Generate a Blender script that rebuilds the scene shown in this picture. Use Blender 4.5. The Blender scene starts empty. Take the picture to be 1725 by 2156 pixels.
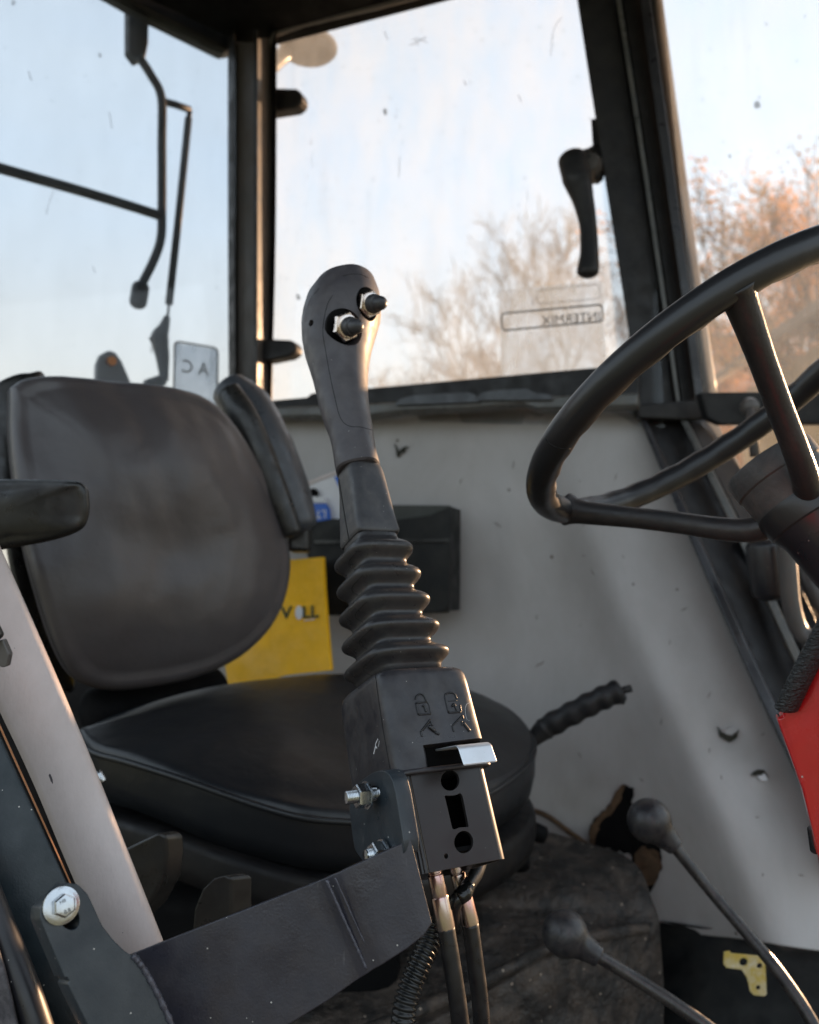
import bpy, bmesh, math, random
from mathutils import Vector, Matrix, noise
from mathutils.bvhtree import BVHTree
random.seed(7)
scene = bpy.context.scene
COL = scene.collection

# ---------------------------------------------------------------- camera
PITCH = math.radians(6.0)
CAMZ = 1.62
cam_d = bpy.data.cameras.new('camera')
cam = bpy.data.objects.new('camera', cam_d)
COL.objects.link(cam)
cam.location = (0, 0, CAMZ)
cam.rotation_euler = (math.radians(90) + PITCH, 0, 0)
cam_d.sensor_fit = 'HORIZONTAL'
cam_d.sensor_width = 25.96
cam_d.lens = 27.0
cam_d.clip_start = 0.02
cam_d.clip_end = 2000
cam_d.dof.use_dof = True
cam_d.dof.focus_distance = 0.62
cam_d.dof.aperture_fstop = 5.8
scene.camera = cam

# ---------------------------------------------------------------- sky, sun, exposure
SUN_AZ = math.radians(50)      # to the right of the view direction (+Y)
SUN_EL = math.radians(9)
world = bpy.data.worlds.new('World')
scene.world = world
world.use_nodes = True
wn = world.node_tree
wn.nodes.clear()
wo = wn.nodes.new('ShaderNodeOutputWorld')
wb = wn.nodes.new('ShaderNodeBackground')
sky = wn.nodes.new('ShaderNodeTexSky')
sky.sky_type = 'NISHITA'
sky.sun_disc = False
sky.sun_elevation = SUN_EL
sky.sun_rotation = SUN_AZ
sky.air_density = 1.0
sky.dust_density = 1.5
sky.ozone_density = 1.6
wb.inputs['Strength'].default_value = 0.15
# thin high cloud, thickest low down
tcw = wn.nodes.new('ShaderNodeTexCoord')
mpw = wn.nodes.new('ShaderNodeMapping')
mpw.inputs['Scale'].default_value = (1.2, 1.2, 4.0)
nzw = wn.nodes.new('ShaderNodeTexNoise')
nzw.inputs['Scale'].default_value = 2.3
nzw.inputs['Detail'].default_value = 6
nzw.inputs['Distortion'].default_value = 0.6
rmw = wn.nodes.new('ShaderNodeMapRange')
rmw.inputs['From Min'].default_value = 0.30
rmw.inputs['From Max'].default_value = 0.70
rmw.inputs['To Min'].default_value = 0.78
rmw.inputs['To Max'].default_value = 0.95
mxw = wn.nodes.new('ShaderNodeMix')
mxw.data_type = 'RGBA'
mxw.inputs['B'].default_value = (1.34, 1.52, 1.68, 1)
wn.links.new(tcw.outputs['Generated'], mpw.inputs['Vector'])
wn.links.new(mpw.outputs['Vector'], nzw.inputs['Vector'])
wn.links.new(nzw.outputs['Fac'], rmw.inputs['Value'])
wn.links.new(rmw.outputs['Result'], mxw.inputs['Factor'])
wn.links.new(sky.outputs['Color'], mxw.inputs['A'])
# warm pale band of low evening haze near the horizon
sxw = wn.nodes.new('ShaderNodeSeparateXYZ')
wn.links.new(tcw.outputs['Generated'], sxw.inputs['Vector'])
rhw = wn.nodes.new('ShaderNodeMapRange'); rhw.interpolation_type = 'SMOOTHSTEP'
rhw.inputs['From Min'].default_value = 0.03; rhw.inputs['From Max'].default_value = 0.50
rhw.inputs['To Min'].default_value = 0.92; rhw.inputs['To Max'].default_value = 0.0
wn.links.new(sxw.outputs['Z'], rhw.inputs['Value'])
mhw = wn.nodes.new('ShaderNodeMix'); mhw.data_type = 'RGBA'
mhw.inputs['B'].default_value = (1.55, 1.42, 1.17, 1)
ryw = wn.nodes.new('ShaderNodeMapRange'); ryw.interpolation_type = 'SMOOTHSTEP'
ryw.inputs['From Min'].default_value = -0.35; ryw.inputs['From Max'].default_value = 0.55
ryw.inputs['To Min'].default_value = 0.25; ryw.inputs['To Max'].default_value = 1.0
wn.links.new(sxw.outputs['Y'], ryw.inputs['Value'])
muw = wn.nodes.new('ShaderNodeMath'); muw.operation = 'MULTIPLY'
wn.links.new(rhw.outputs['Result'], muw.inputs[0]); wn.links.new(ryw.outputs['Result'], muw.inputs[1])
wn.links.new(muw.outputs[0], mhw.inputs['Factor'])
wn.links.new(mxw.outputs['Result'], mhw.inputs['A'])
wn.links.new(mhw.outputs['Result'], wb.inputs['Color'])
wn.links.new(wb.outputs['Background'], wo.inputs['Surface'])

sd = bpy.data.lights.new('sun', 'SUN')
sd.energy = 2.6
sd.angle = math.radians(0.5)
sd.color = (1.0, 0.60, 0.33)
sun = bpy.data.objects.new('sun', sd)
COL.objects.link(sun)
sdir = Vector((math.sin(SUN_AZ) * math.cos(SUN_EL), math.cos(SUN_AZ) * math.cos(SUN_EL), math.sin(SUN_EL)))
sun.rotation_euler = sdir.to_track_quat('Z', 'Y').to_euler()
sun.location = sdir * 20

scene.view_settings.view_transform = 'Standard'
scene.view_settings.look = 'None'
scene.view_settings.gamma = 1
scene.view_settings.exposure = 2.35
scene.render.engine = 'CYCLES'
scene.cycles.transparent_max_bounces = 24
scene.cycles.max_bounces = 10
scene.cycles.diffuse_bounces = 6

# ---------------------------------------------------------------- geometry helpers
F = 1794.0
UPC = Vector((0, -math.sin(PITCH), math.cos(PITCH)))
FWD = Vector((0, math.cos(PITCH), math.sin(PITCH)))
RGT = Vector((1, 0, 0))
EYE = Vector((0, 0, CAMZ))

def cv(x, y, z):
    """direction from right / up / away of the viewer's axes"""
    return RGT * x + UPC * y + FWD * z

def P(u, v, d):
    return EYE + cv((u - 862.5) / F * d, (1078 - v) / F * d, d)

def ray(u, v):
    return cv((u - 862.5) / F, (1078 - v) / F, 1.0)

def hit(u, v, p0, n):
    r = ray(u, v)
    return EYE + r * ((p0 - EYE).dot(n) / r.dot(n))

def link(name, me, mat=None, parent=None, smooth=True):
    o = bpy.data.objects.new(name, me)
    COL.objects.link(o)
    if mat is not None:
        me.materials.clear()
        me.materials.append(mat)
    if smooth:
        for p in me.polygons:
            p.use_smooth = True
    if parent is not None:
        o.parent = parent
        o.matrix_parent_inverse = parent.matrix_world.inverted()
    return o

def mesh_from(name, verts, faces, mat=None, parent=None, smooth=True, recalc=True):
    me = bpy.data.meshes.new(name)
    me.from_pydata([tuple(v) for v in verts], [], faces)
    if recalc:
        bm = bmesh.new()
        bm.from_mesh(me)
        bmesh.ops.recalc_face_normals(bm, faces=bm.faces)
        bm.to_mesh(me)
        bm.free()
    me.update()
    return link(name, me, mat, parent, smooth)

def thing(name, label, cat, loc=(0, 0, 0), group=None):
    o = bpy.data.objects.new(name, None)
    COL.objects.link(o)
    o.location = loc
    o.matrix_world = Matrix.Translation(Vector(loc))
    o.empty_display_size = 0.05
    o['label'] = label
    o['category'] = cat
    if group:
        o['group'] = group
    return o

def tag(o, label, cat, group=None, kind=None):
    if kind:
        o['kind'] = kind
    else:
        o['label'] = label
        o['category'] = cat
    if group:
        o['group'] = group
    return o

def bake(o):
    """apply modifiers, keep the object"""
    dg = bpy.context.evaluated_depsgraph_get()
    dg.update()
    me = bpy.data.meshes.new_from_object(o.evaluated_get(dg))
    o.modifiers.clear()
    o.data = me
    return o

def bevel(o, w, seg=3, ang=30):
    m = o.modifiers.new('bevel', 'BEVEL')
    m.width = w
    m.segments = seg
    m.limit_method = 'ANGLE'
    m.angle_limit = math.radians(ang)
    m.harden_normals = True
    return o

def subd(o, n=2):
    m = o.modifiers.new('sub', 'SUBSURF')
    m.levels = n
    m.render_levels = n
    return o

def cut(o, cutters):
    for c in cutters:
        m = o.modifiers.new('cut', 'BOOLEAN')
        m.operation = 'DIFFERENCE'
        m.solver = 'EXACT'
        m.object = c
    bake(o)
    for c in cutters:
        bpy.data.objects.remove(c, do_unlink=True)
    return o

def autosmooth(o, ang=35):
    me = o.data
    bm = bmesh.new()
    bm.from_mesh(me)
    for e in bm.edges:
        if len(e.link_faces) == 2 and e.calc_face_angle(0) > math.radians(ang):
            e.smooth = False
    for f in bm.faces:
        f.smooth = True
    bm.to_mesh(me)
    bm.free()
    return o

def catmull(pts, n=8):
    pts = [Vector(p) for p in pts]
    if len(pts) < 3:
        out = []
        for i in range(n + 1):
            out.append(pts[0].lerp(pts[1], i / n))
        return out
    out = []
    for i in range(len(pts) - 1):
        p0 = pts[i - 1] if i > 0 else pts[i] * 2 - pts[i + 1]
        p1, p2 = pts[i], pts[i + 1]
        p3 = pts[i + 2] if i + 2 < len(pts) else pts[i + 1] * 2 - pts[i]
        for k in range(n):
            t = k / n
            out.append(0.5 * ((2 * p1) + (p2 - p0) * t + (2 * p0 - 5 * p1 + 4 * p2 - p3) * t * t + (3 * p1 - p0 - 3 * p2 + p3) * t ** 3))
    out.append(pts[-1])
    return out

def lerp_list(vals, n):
    """n+1 samples over a list of values"""
    out = []
    m = len(vals) - 1
    for i in range(n + 1):
        t = i / n * m
        k = min(int(t), m - 1)
        f = t - k
        out.append(vals[k] * (1 - f) + vals[k + 1] * f)
    return out

def loft(name, rings, mat=None, parent=None, cap=True, closed=True, smooth=True):
    n = len(rings[0])
    verts = [v for r in rings for v in r]
    faces = []
    for i in range(len(rings) - 1):
        for j in range(n if closed else n - 1):
            a, b = i * n + j, i * n + (j + 1) % n
            faces.append((a, b, b + n, a + n))
    if cap and closed:
        faces.append(tuple(range(n)))
        faces.append(tuple(range((len(rings) - 1) * n, len(rings) * n)))
    return mesh_from(name, verts, faces, mat, parent, smooth)

def tube_data(path, radii, n=14, flat=1.0, ref=None):
    rings = []
    path = [Vector(p) for p in path]
    up = ref
    prev = None
    for i, p in enumerate(path):
        t = (path[min(i + 1, len(path) - 1)] - path[max(i - 1, 0)]).normalized()
        if prev is None:
            a = ref if ref is not None else (Vector((0, 0, 1)) if abs(t.z) < 0.9 else Vector((1, 0, 0)))
            x = (a - t * a.dot(t)).normalized()
        else:
            x = (prev - t * prev.dot(t)).normalized()
        prev = x
        y = t.cross(x)
        r = radii[i] if isinstance(radii, (list, tuple)) else radii
        rings.append([p + x * (math.cos(2 * math.pi * k / n) * r) + y * (math.sin(2 * math.pi * k / n) * r * flat) for k in range(n)])
    return rings

def tube(name, path, radii, mat=None, parent=None, n=14, flat=1.0, ref=None, cap=True):
    return loft(name, tube_data(path, radii, n, flat, ref), mat, parent, cap)

def rounded_tube(name, path, radii, mat=None, parent=None, n=16, flat=1.0, ref=None, cap_len=0.5):
    """tube with domed ends"""
    path = [Vector(p) for p in path]
    if not isinstance(radii, (list, tuple)):
        radii = [radii] * len(path)
    t0 = (path[0] - path[1]).normalized()
    t1 = (path[-1] - path[-2]).normalized()
    P0, R0, P1, R1 = [], [], [], []
    for k in range(5, 0, -1):
        a = math.pi / 2 * k / 5
        P0.append(path[0] + t0 * radii[0] * cap_len * math.sin(a)); R0.append(max(radii[0] * math.cos(a), 1e-5))
    for k in range(1, 6):
        a = math.pi / 2 * k / 5
        P1.append(path[-1] + t1 * radii[-1] * cap_len * math.sin(a)); R1.append(max(radii[-1] * math.cos(a), 1e-5))
    return tube(name, P0 + path + P1, R0 + list(radii) + R1, mat, parent, n, flat, ref)

def slab(name, pts, ext, mat=None, parent=None, bev=0.0, seg=3):
    """prism: outline of world points pushed along the vector ext"""
    n = len(pts)
    verts = [Vector(p) for p in pts] + [Vector(p) + ext for p in pts]
    faces = [tuple(range(n)), tuple(range(2 * n - 1, n - 1, -1))]
    for i in range(n):
        faces.append((i, (i + 1) % n, (i + 1) % n + n, i + n))
    o = mesh_from(name, verts, faces, mat, parent, smooth=bool(bev))
    if bev:
        bevel(o, bev, seg)
    return o

def strip(name, left, right, thick, mat=None, parent=None, bev=0.003, n=6, across=1, crown=0.0):
    """long bar between two edges (lists of (u,v,d)), thickness away from the viewer"""
    L = catmull([P(*p) for p in left], n)
    R = catmull([P(*p) for p in right], n)
    rings = []
    for a, b in zip(L, R):
        back = (a - EYE).normalized() * thick
        row = []
        for k in range(across + 1):
            t = k / across
            q = a.lerp(b, t)
            q = q - back.normalized() * crown * (1 - (2 * t - 1) ** 2)
            row.append(q)
        row.append(b + back)
        row.append(a + back)
        rings.append(row)
    o = loft(name, rings, mat, parent)
    if bev:
        bevel(o, bev, 3)
    else:
        autosmooth(o)
    return o

def pillow(name, outline, centre, bulge, back, mat, parent=None, nr=14, n=8, power=3.0, edge=0.02, wrinkle=None, closed=True):
    """upholstered pad: smooth outline, domed face, rounded edge and side wall"""
    O = catmull([P(*p) for p in outline] + [P(*outline[0])], n)[:-1]
    C = P(*centre)
    N = bulge.normalized() if bulge.length > 1e-9 else -back.normalized()
    h = bulge.length
    cen = sum(O, Vector()) / len(O)
    nw = Vector()
    for a_, b_ in zip(O, O[1:] + O[:1]):
        nw += (a_ - cen).cross(b_ - cen)
    nw.normalize()
    C = C - nw * (C - cen).dot(nw)
    OFF = [(q - cen).dot(nw) for q in O]
    OP = [q - nw * f for q, f in zip(O, OFF)]
    rings = []
    rings_n = len(O)
    for i in range(1, nr + 1):
        s = i / nr
        ring = []
        for q, f in zip(OP, OFF):
            p = C + (q - C) * (s * (1 - edge / max((q - C).length, 1e-4)))
            p = p + N * h * (1 - s ** power) + nw * f * s ** 3
            ring.append(p)
        rings.append(ring)
    # rounded edge
    for k in range(1, 6):
        a = math.pi / 2 * k / 5
        ring = []
        for q in O:
            dirv = (q - C).normalized()
            ring.append(q - dirv * edge * (1 - math.sin(a)) + back.normalized() * edge * (1 - math.cos(a)))
        rings.append(ring)
    rings.append([q + back * 0.6 for q in O])
    rings.append([q + back * 0.95 - (q - C).normalized() * edge * 0.4 for q in O])
    rings.append([q + back - (q - C).normalized() * edge * 1.2 for q in O])
    verts = [C + N * h]
    for r in rings:
        verts += r
    faces = []
    m = rings_n
    for j in range(m):
        faces.append((0, 1 + j, 1 + (j + 1) % m))
    for i in range(len(rings) - 1):
        for j in range(m):
            a, b = 1 + i * m + j, 1 + i * m + (j + 1) % m
            faces.append((a, b, b + m, a + m))
    faces.append(tuple(range(1 + (len(rings) - 1) * m, 1 + len(rings) * m)))
    if wrinkle:
        verts = [v + wrinkle(v) for v in verts]
    return mesh_from(name, verts, faces, mat, parent)

def plate(name, outline, holes, p0, n, thick, mat=None, parent=None, bev=0.0006, world_pts=False, smooth_holes=True):
    """flat plate with real holes: outlines in picture points laid on the plane (p0, n); thickness along -n"""
    n = n.normalized()
    xax = (RGT - n * RGT.dot(n)).normalized()
    yax = n.cross(xax)
    def to2(q):
        w = q if world_pts else hit(q[0], q[1], p0, n)
        w = w - p0
        return (w.dot(xax), w.dot(yax))
    cu = bpy.data.curves.new(name, 'CURVE')
    cu.dimensions = '2D'
    cu.fill_mode = 'BOTH'
    for loop in [outline] + holes:
        pts = [to2(q) for q in loop]
        sp = cu.splines.new('POLY')
        sp.points.add(len(pts) - 1)
        for k, (a, b) in enumerate(pts):
            sp.points[k].co = (a, b, 0, 1)
        sp.use_cyclic_u = True
    cu.extrude = thick / 2 - bev
    cu.bevel_depth = bev
    cu.bevel_resolution = 2
    cu.offset = -bev
    tmp = bpy.data.objects.new('tmp', cu)
    COL.objects.link(tmp)
    dg = bpy.context.evaluated_depsgraph_get()
    dg.update()
    me = bpy.data.meshes.new_from_object(tmp.evaluated_get(dg))
    bpy.data.objects.remove(tmp, do_unlink=True)
    M = Matrix((xax, yax, n)).transposed().to_4x4()
    M.translation = p0 - n * thick / 2
    me.transform(M)
    o = link(name, me, mat, parent, smooth=False)
    autosmooth(o, 40)
    return o

def rnd(poly, r=8, seg=5):
    """round the corners of a 2D polygon of picture points"""
    out = []
    m = len(poly)
    for i in range(m):
        p = Vector(poly[i]); a = Vector(poly[i - 1]); b = Vector(poly[(i + 1) % m])
        da, db = (a - p), (b - p)
        rr = min(r, da.length * 0.45, db.length * 0.45)
        s, e = p + da.normalized() * rr, p + db.normalized() * rr
        for k in range(seg + 1):
            t = k / seg
            out.append(tuple((s * (1 - t) ** 2 + p * 2 * t * (1 - t) + e * t * t)))
    return out

def ell2(u, v, a, b, n=28, rot=0):
    c, s = math.cos(rot), math.sin(rot)
    return [(u + a * math.cos(2 * math.pi * k / n) * c - b * math.sin(2 * math.pi * k / n) * s,
             v + a * math.cos(2 * math.pi * k / n) * s + b * math.sin(2 * math.pi * k / n) * c) for k in range(n)]

def lathe(name, origin, axis, prof, mat, parent=None, n=32, sides=None):
    """profile [(distance along axis, radius)]"""
    axis = axis.normalized()
    a = Vector((0, 0, 1)) if abs(axis.z) < 0.9 else Vector((1, 0, 0))
    x = (a - axis * a.dot(axis)).normalized()
    y = axis.cross(x)
    n = sides or n
    rings = [[origin + axis * t + x * (math.cos(2 * math.pi * k / n) * r) + y * (math.sin(2 * math.pi * k / n) * r) for k in range(n)] for t, r in prof]
    o = loft(name, rings, mat, parent)
    autosmooth(o, 35)
    return o

def join_meshes(name, objs, mat=None, parent=None):
    bm = bmesh.new()
    for o in objs:
        me = o.data
        if o.modifiers:
            bake(o)
            me = o.data
        bm.from_mesh(me)
    me = bpy.data.meshes.new(name)
    bm.to_mesh(me)
    bm.free()
    for o in objs:
        bpy.data.objects.remove(o, do_unlink=True)
    return link(name, me, mat, parent, smooth=False)

def text_mesh(name, body, origin, xdir, ydir, size, mat, parent=None, thick=0.0004, shear=0):
    cu = bpy.data.curves.new(name, 'FONT')
    cu.body = body
    cu.size = size
    cu.extrude = thick / 2
    cu.shear = shear
    cu.offset = 0.0006 if size > 0.03 and body in ('V', 'LL') else 0.0
    tmp = bpy.data.objects.new('tmp', cu)
    COL.objects.link(tmp)
    dg = bpy.context.evaluated_depsgraph_get()
    dg.update()
    me = bpy.data.meshes.new_from_object(tmp.evaluated_get(dg))
    bpy.data.objects.remove(tmp, do_unlink=True)
    x = xdir.normalized(); y = ydir.normalized()
    z = x.cross(y)
    M = Matrix((xdir, ydir, z)).transposed().to_4x4()
    M.translation = origin
    me.transform(M)
    return link(name, me, mat, parent, smooth=False)

def surf_line(o, pts, r, mat, name, parent, n=10, lift=0.0, dense=8, radii=None):
    """a thin raised or sunk line that follows the surface of o"""
    bm = bmesh.new()
    dg = bpy.context.evaluated_depsgraph_get(); dg.update()
    bm.from_mesh(o.evaluated_get(dg).to_mesh())
    bm.transform(o.matrix_world)
    tree = BVHTree.FromBMesh(bm)
    path = []
    for q in catmull([Vector((p[0], p[1], 0)) for p in pts], dense):
        r_ = ray(q.x, q.y).normalized()
        h = tree.ray_cast(EYE, r_)
        if h[0] is not None:
            nn = h[1]
            if nn.dot(r_) > 0: nn = -nn
            path.append(h[0] + nn * lift)
    bm.free()
    if len(path) < 2:
        return None
    return tube(name, path, r, mat, parent, n=6)

# ---------------------------------------------------------------- materials
def new_mat(name):
    m = bpy.data.materials.new(name)
    m.use_nodes = True
    nt = m.node_tree
    b = nt.nodes['Principled BSDF']
    return m, nt, b

def surf(name, col, rough=0.5, metal=0.0, dust=None, dust_amt=0.0, dust_scale=8, bump=0.0, bump_scale=200, var=0.15,
         rough_var=0.15, stretch=(1, 1, 1), spec=0.5, coat=0.0, speck=0.0, speck_col=(0.5, 0.48, 0.45, 1), speck_scale=400,
         bump2=0.0, bump2_scale=12, scratch=0.0):
    m, nt, b = new_mat(name)
    N, L = nt.nodes, nt.links
    tc = N.new('ShaderNodeTexCoord')
    mp = N.new('ShaderNodeMapping'); mp.inputs['Scale'].default_value = stretch
    L.new(tc.outputs['Object'], mp.inputs['Vector'])
    n1 = N.new('ShaderNodeTexNoise'); n1.inputs['Scale'].default_value = dust_scale; n1.inputs['Detail'].default_value = 8; n1.inputs['Roughness'].default_value = 0.65
    L.new(mp.outputs['Vector'], n1.inputs['Vector'])
    # slow brightness variation
    r1 = N.new('ShaderNodeMapRange'); r1.inputs['From Min'].default_value = 0.3; r1.inputs['From Max'].default_value = 0.7
    r1.inputs['To Min'].default_value = 1 - var; r1.inputs['To Max'].default_value = 1 + var
    L.new(n1.outputs['Fac'], r1.inputs['Value'])
    mul = N.new('ShaderNodeVectorMath'); mul.operation = 'SCALE'
    mul.inputs[0].default_value = col[:3]
    L.new(r1.outputs['Result'], mul.inputs['Scale'])
    cur = mul.outputs['Vector']
    if dust_amt > 0:
        n2 = N.new('ShaderNodeTexNoise'); n2.inputs['Scale'].default_value = dust_scale * 1.7; n2.inputs['Detail'].default_value = 10; n2.inputs['Roughness'].default_value = 0.7
        n2.inputs['Distortion'].default_value = 0.4
        L.new(mp.outputs['Vector'], n2.inputs['Vector'])
        r2 = N.new('ShaderNodeMapRange'); r2.inputs['From Min'].default_value = 0.42; r2.inputs['From Max'].default_value = 0.72
        r2.inputs['To Max'].default_value = dust_amt
        L.new(n2.outputs['Fac'], r2.inputs['Value'])
        mx = N.new('ShaderNodeMix'); mx.data_type = 'RGBA'
        L.new(r2.outputs['Result'], mx.inputs['Factor'])
        L.new(cur, mx.inputs['A'])
        mx.inputs['B'].default_value = tuple(dust[:3]) + (1,)
        cur = mx.outputs['Result']
    if speck > 0:
        vo = N.new('ShaderNodeTexVoronoi'); vo.inputs['Scale'].default_value = speck_scale
        L.new(tc.outputs['Object'], vo.inputs['Vector'])
        lt = N.new('ShaderNodeMath'); lt.operation = 'LESS_THAN'; lt.inputs[1].default_value = 0.13
        L.new(vo.outputs['Distance'], lt.inputs[0])
        # keep only a few of the cells
        sp = N.new('ShaderNodeSeparateColor'); L.new(vo.outputs['Color'], sp.inputs['Color'])
        gt = N.new('ShaderNodeMath'); gt.operation = 'GREATER_THAN'; gt.inputs[1].default_value = 1 - speck
        L.new(sp.outputs['Red'], gt.inputs[0])
        mm = N.new('ShaderNodeMath'); mm.operation = 'MULTIPLY'
        L.new(lt.outputs[0], mm.inputs[0]); L.new(gt.outputs[0], mm.inputs[1])
        mx2 = N.new('ShaderNodeMix'); mx2.data_type = 'RGBA'
        L.new(mm.outputs[0], mx2.inputs['Factor']); L.new(cur, mx2.inputs['A']); mx2.inputs['B'].default_value = speck_col
        cur = mx2.outputs['Result']
    if scratch > 0:
        mps = N.new('ShaderNodeMapping'); mps.inputs['Scale'].default_value = (260, 18, 40); mps.inputs['Rotation'].default_value = (0.3, 0.2, 0.7)
        L.new(tc.outputs['Object'], mps.inputs['Vector'])
        ns = N.new('ShaderNodeTexNoise'); ns.inputs['Scale'].default_value = 1.0; ns.inputs['Detail'].default_value = 3
        L.new(mps.outputs['Vector'], ns.inputs['Vector'])
        rs = N.new('ShaderNodeMapRange'); rs.inputs['From Min'].default_value = 0.70; rs.inputs['From Max'].default_value = 0.76; rs.inputs['To Max'].default_value = scratch
        L.new(ns.outputs['Fac'], rs.inputs['Value'])
        mx3 = N.new('ShaderNodeMix'); mx3.data_type = 'RGBA'
        L.new(rs.outputs['Result'], mx3.inputs['Factor']); L.new(cur, mx3.inputs['A']); mx3.inputs['B'].default_value = (0.35, 0.35, 0.36, 1)
        cur = mx3.outputs['Result']
    L.new(cur, b.inputs['Base Color'])
    n3 = N.new('ShaderNodeTexNoise'); n3.inputs['Scale'].default_value = dust_scale * 3; n3.inputs['Detail'].default_value = 6
    L.new(mp.outputs['Vector'], n3.inputs['Vector'])
    r3 = N.new('ShaderNodeMapRange'); r3.inputs['From Min'].default_value = 0.3; r3.inputs['From Max'].default_value = 0.7
    r3.inputs['To Min'].default_value = max(0.03, rough - rough_var); r3.inputs['To Max'].default_value = min(1, rough + rough_var)
    L.new(n3.outputs['Fac'], r3.inputs['Value'])
    L.new(r3.outputs['Result'], b.inputs['Roughness'])
    b.inputs['Metallic'].default_value = metal
    b.inputs['Specular IOR Level'].default_value = spec
    b.inputs['Coat Weight'].default_value = coat
    if bump > 0 or bump2 > 0:
        prev = None
        for s, sc in ((bump, bump_scale), (bump2, bump2_scale)):
            if s <= 0: continue
            nb = N.new('ShaderNodeTexNoise'); nb.inputs['Scale'].default_value = sc; nb.inputs['Detail'].default_value = 5
            L.new(mp.outputs['Vector'], nb.inputs['Vector'])
            bp = N.new('ShaderNodeBump'); bp.inputs['Strength'].default_value = s; bp.inputs['Distance'].default_value = 0.4 / sc
            L.new(nb.outputs['Fac'], bp.inputs['Height'])
            if prev: L.new(prev, bp.inputs['Normal'])
            prev = bp.outputs['Normal']
        L.new(prev, b.inputs['Normal'])
    return m

DUST = (0.30, 0.27, 0.23)
M_GRIP = surf('grip_plastic', (0.058, 0.053, 0.060), 0.50, dust=DUST, dust_amt=0.10, dust_scale=30, bump=0.15, bump_scale=1500, var=0.1, speck=0.02, speck_scale=500)
M_BELLOWS = surf('bellows_rubber', (0.022, 0.021, 0.023), 0.38, dust=DUST, dust_amt=0.06, dust_scale=40, bump=0.12, bump_scale=1200, speck=0.03, speck_scale=450)
M_HOOD = surf('hood_rubber', (0.022, 0.021, 0.026), 0.42, dust=DUST, dust_amt=0.10, dust_scale=22, bump=0.12, bump_scale=1200, speck=0.03, speck_scale=420, bump2=0.10, bump2_scale=25)
M_SLEEVE = surf('sleeve_rubber', (0.040, 0.040, 0.045), 0.45, dust=DUST, dust_amt=0.14, dust_scale=35, bump=0.2, bump_scale=900, speck=0.03, speck_scale=450)
M_ANOD = surf('black_anodised', (0.022, 0.020, 0.020), 0.34, dust=(0.06, 0.05, 0.05), dust_amt=0.12, dust_scale=14, var=0.1, rough_var=0.06, speck=0.02, speck_scale=500, scratch=0.06)
M_BLACK = surf('matte_black', (0.004, 0.004, 0.0045), 0.8, var=0.1, spec=0.12)
M_PAN = surf('dark_seat_pan', (0.006, 0.006, 0.007), 0.5, spec=0.25, dust=(0.05, 0.04, 0.03), dust_amt=0.2, dust_scale=15)
M_SEAM = surf('seam_shadow_gap', (0.004, 0.004, 0.004), 0.9, var=0.0)
M_CAP = surf('switch_rubber', (0.030, 0.031, 0.036), 0.42, var=0.1, dust=DUST, dust_amt=0.08, dust_scale=80)
M_ZINC = surf('zinc_steel', (0.56, 0.59, 0.62), 0.22, rough_var=0.06, metal=1.0, dust=(0.30, 0.31, 0.32), dust_amt=0.3, dust_scale=60, bump=0.15, bump_scale=900, scratch=0.15)
M_NUT = surf('nickel_nut', (0.80, 0.72, 0.68), 0.22, metal=1.0, dust=(0.4, 0.3, 0.25), dust_amt=0.3, dust_scale=150)
M_SHEET = surf('galvanised_sheet', (0.72, 0.75, 0.79), 0.42, metal=0.75, bump=0.2, bump_scale=2200, speck=0.05, speck_col=(0.2, 0.2, 0.22, 1), speck_scale=900)
M_BRACKET = surf('bracket_paint', (0.018, 0.026, 0.034), 0.40, dust=(0.16, 0.15, 0.15), dust_amt=0.10, dust_scale=18, bump=0.18, bump_scale=700, speck=0.04, speck_scale=280, scratch=0.10)
M_ARM = surf('arm_paint', (0.026, 0.026, 0.037), 0.33, dust=(0.20, 0.15, 0.11), dust_amt=0.09, dust_scale=14, bump=0.22, bump_scale=600, speck=0.04, speck_scale=260, scratch=0.10, bump2=0.06, bump2_scale=18)
M_WELD_HIGHLIGHT = surf('weld_and_bend_highlight', (0.06, 0.06, 0.078), 0.28, bump=0.4, bump_scale=500, var=0.4, dust_scale=120)  # weld paint, also the lighter tone painted as highlight on the arm bend
M_HOSE = surf('hose_rubber', (0.008, 0.008, 0.010), 0.38, dust=DUST, dust_amt=0.03, dust_scale=40, bump=0.2, bump_scale=1500)
M_CONDUIT = surf('conduit_plastic', (0.012, 0.013, 0.014), 0.30)
M_TAPE = surf('shiny_tape', (0.008, 0.009, 0.009), 0.16, bump=0.4, bump_scale=150)
M_DOORM = surf('door_frame_paint', (0.011, 0.020, 0.026), 0.42, dust=(0.2, 0.2, 0.2), dust_amt=0.08, dust_scale=14, speck=0.06, speck_scale=230, bump=0.2, bump_scale=600)
M_SEALT = surf('door_seal_rubber', (0.014, 0.014, 0.018), 0.35, speck=0.06, speck_scale=300, dust=DUST, dust_amt=0.06)
M_DUSTY = surf('dusty_black_panel', (0.035, 0.032, 0.038), 0.6, dust=(0.30, 0.28, 0.30), dust_amt=0.5, dust_scale=30, speck=0.12, speck_scale=260)
M_TRIM = surf('grey_vinyl_trim', (0.60, 0.525, 0.505), 0.55, dust=(0.42, 0.36, 0.34), dust_amt=0.22, dust_scale=9, bump=0.35, bump_scale=420, stretch=(1, 1, 0.5), bump2=0.2, bump2_scale=30, speck=0.02, speck_col=(0.2, 0.18, 0.18, 1), speck_scale=300)
M_STAIN = surf('dark_rub_mark', (0.07, 0.06, 0.07), 0.7)
M_RUST_SUNRIM = surf('orange_rust_and_sun_rim', (0.38, 0.16, 0.06), 0.5)  # rusty bolt, and sun rim light painted on the door frame edge
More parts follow.
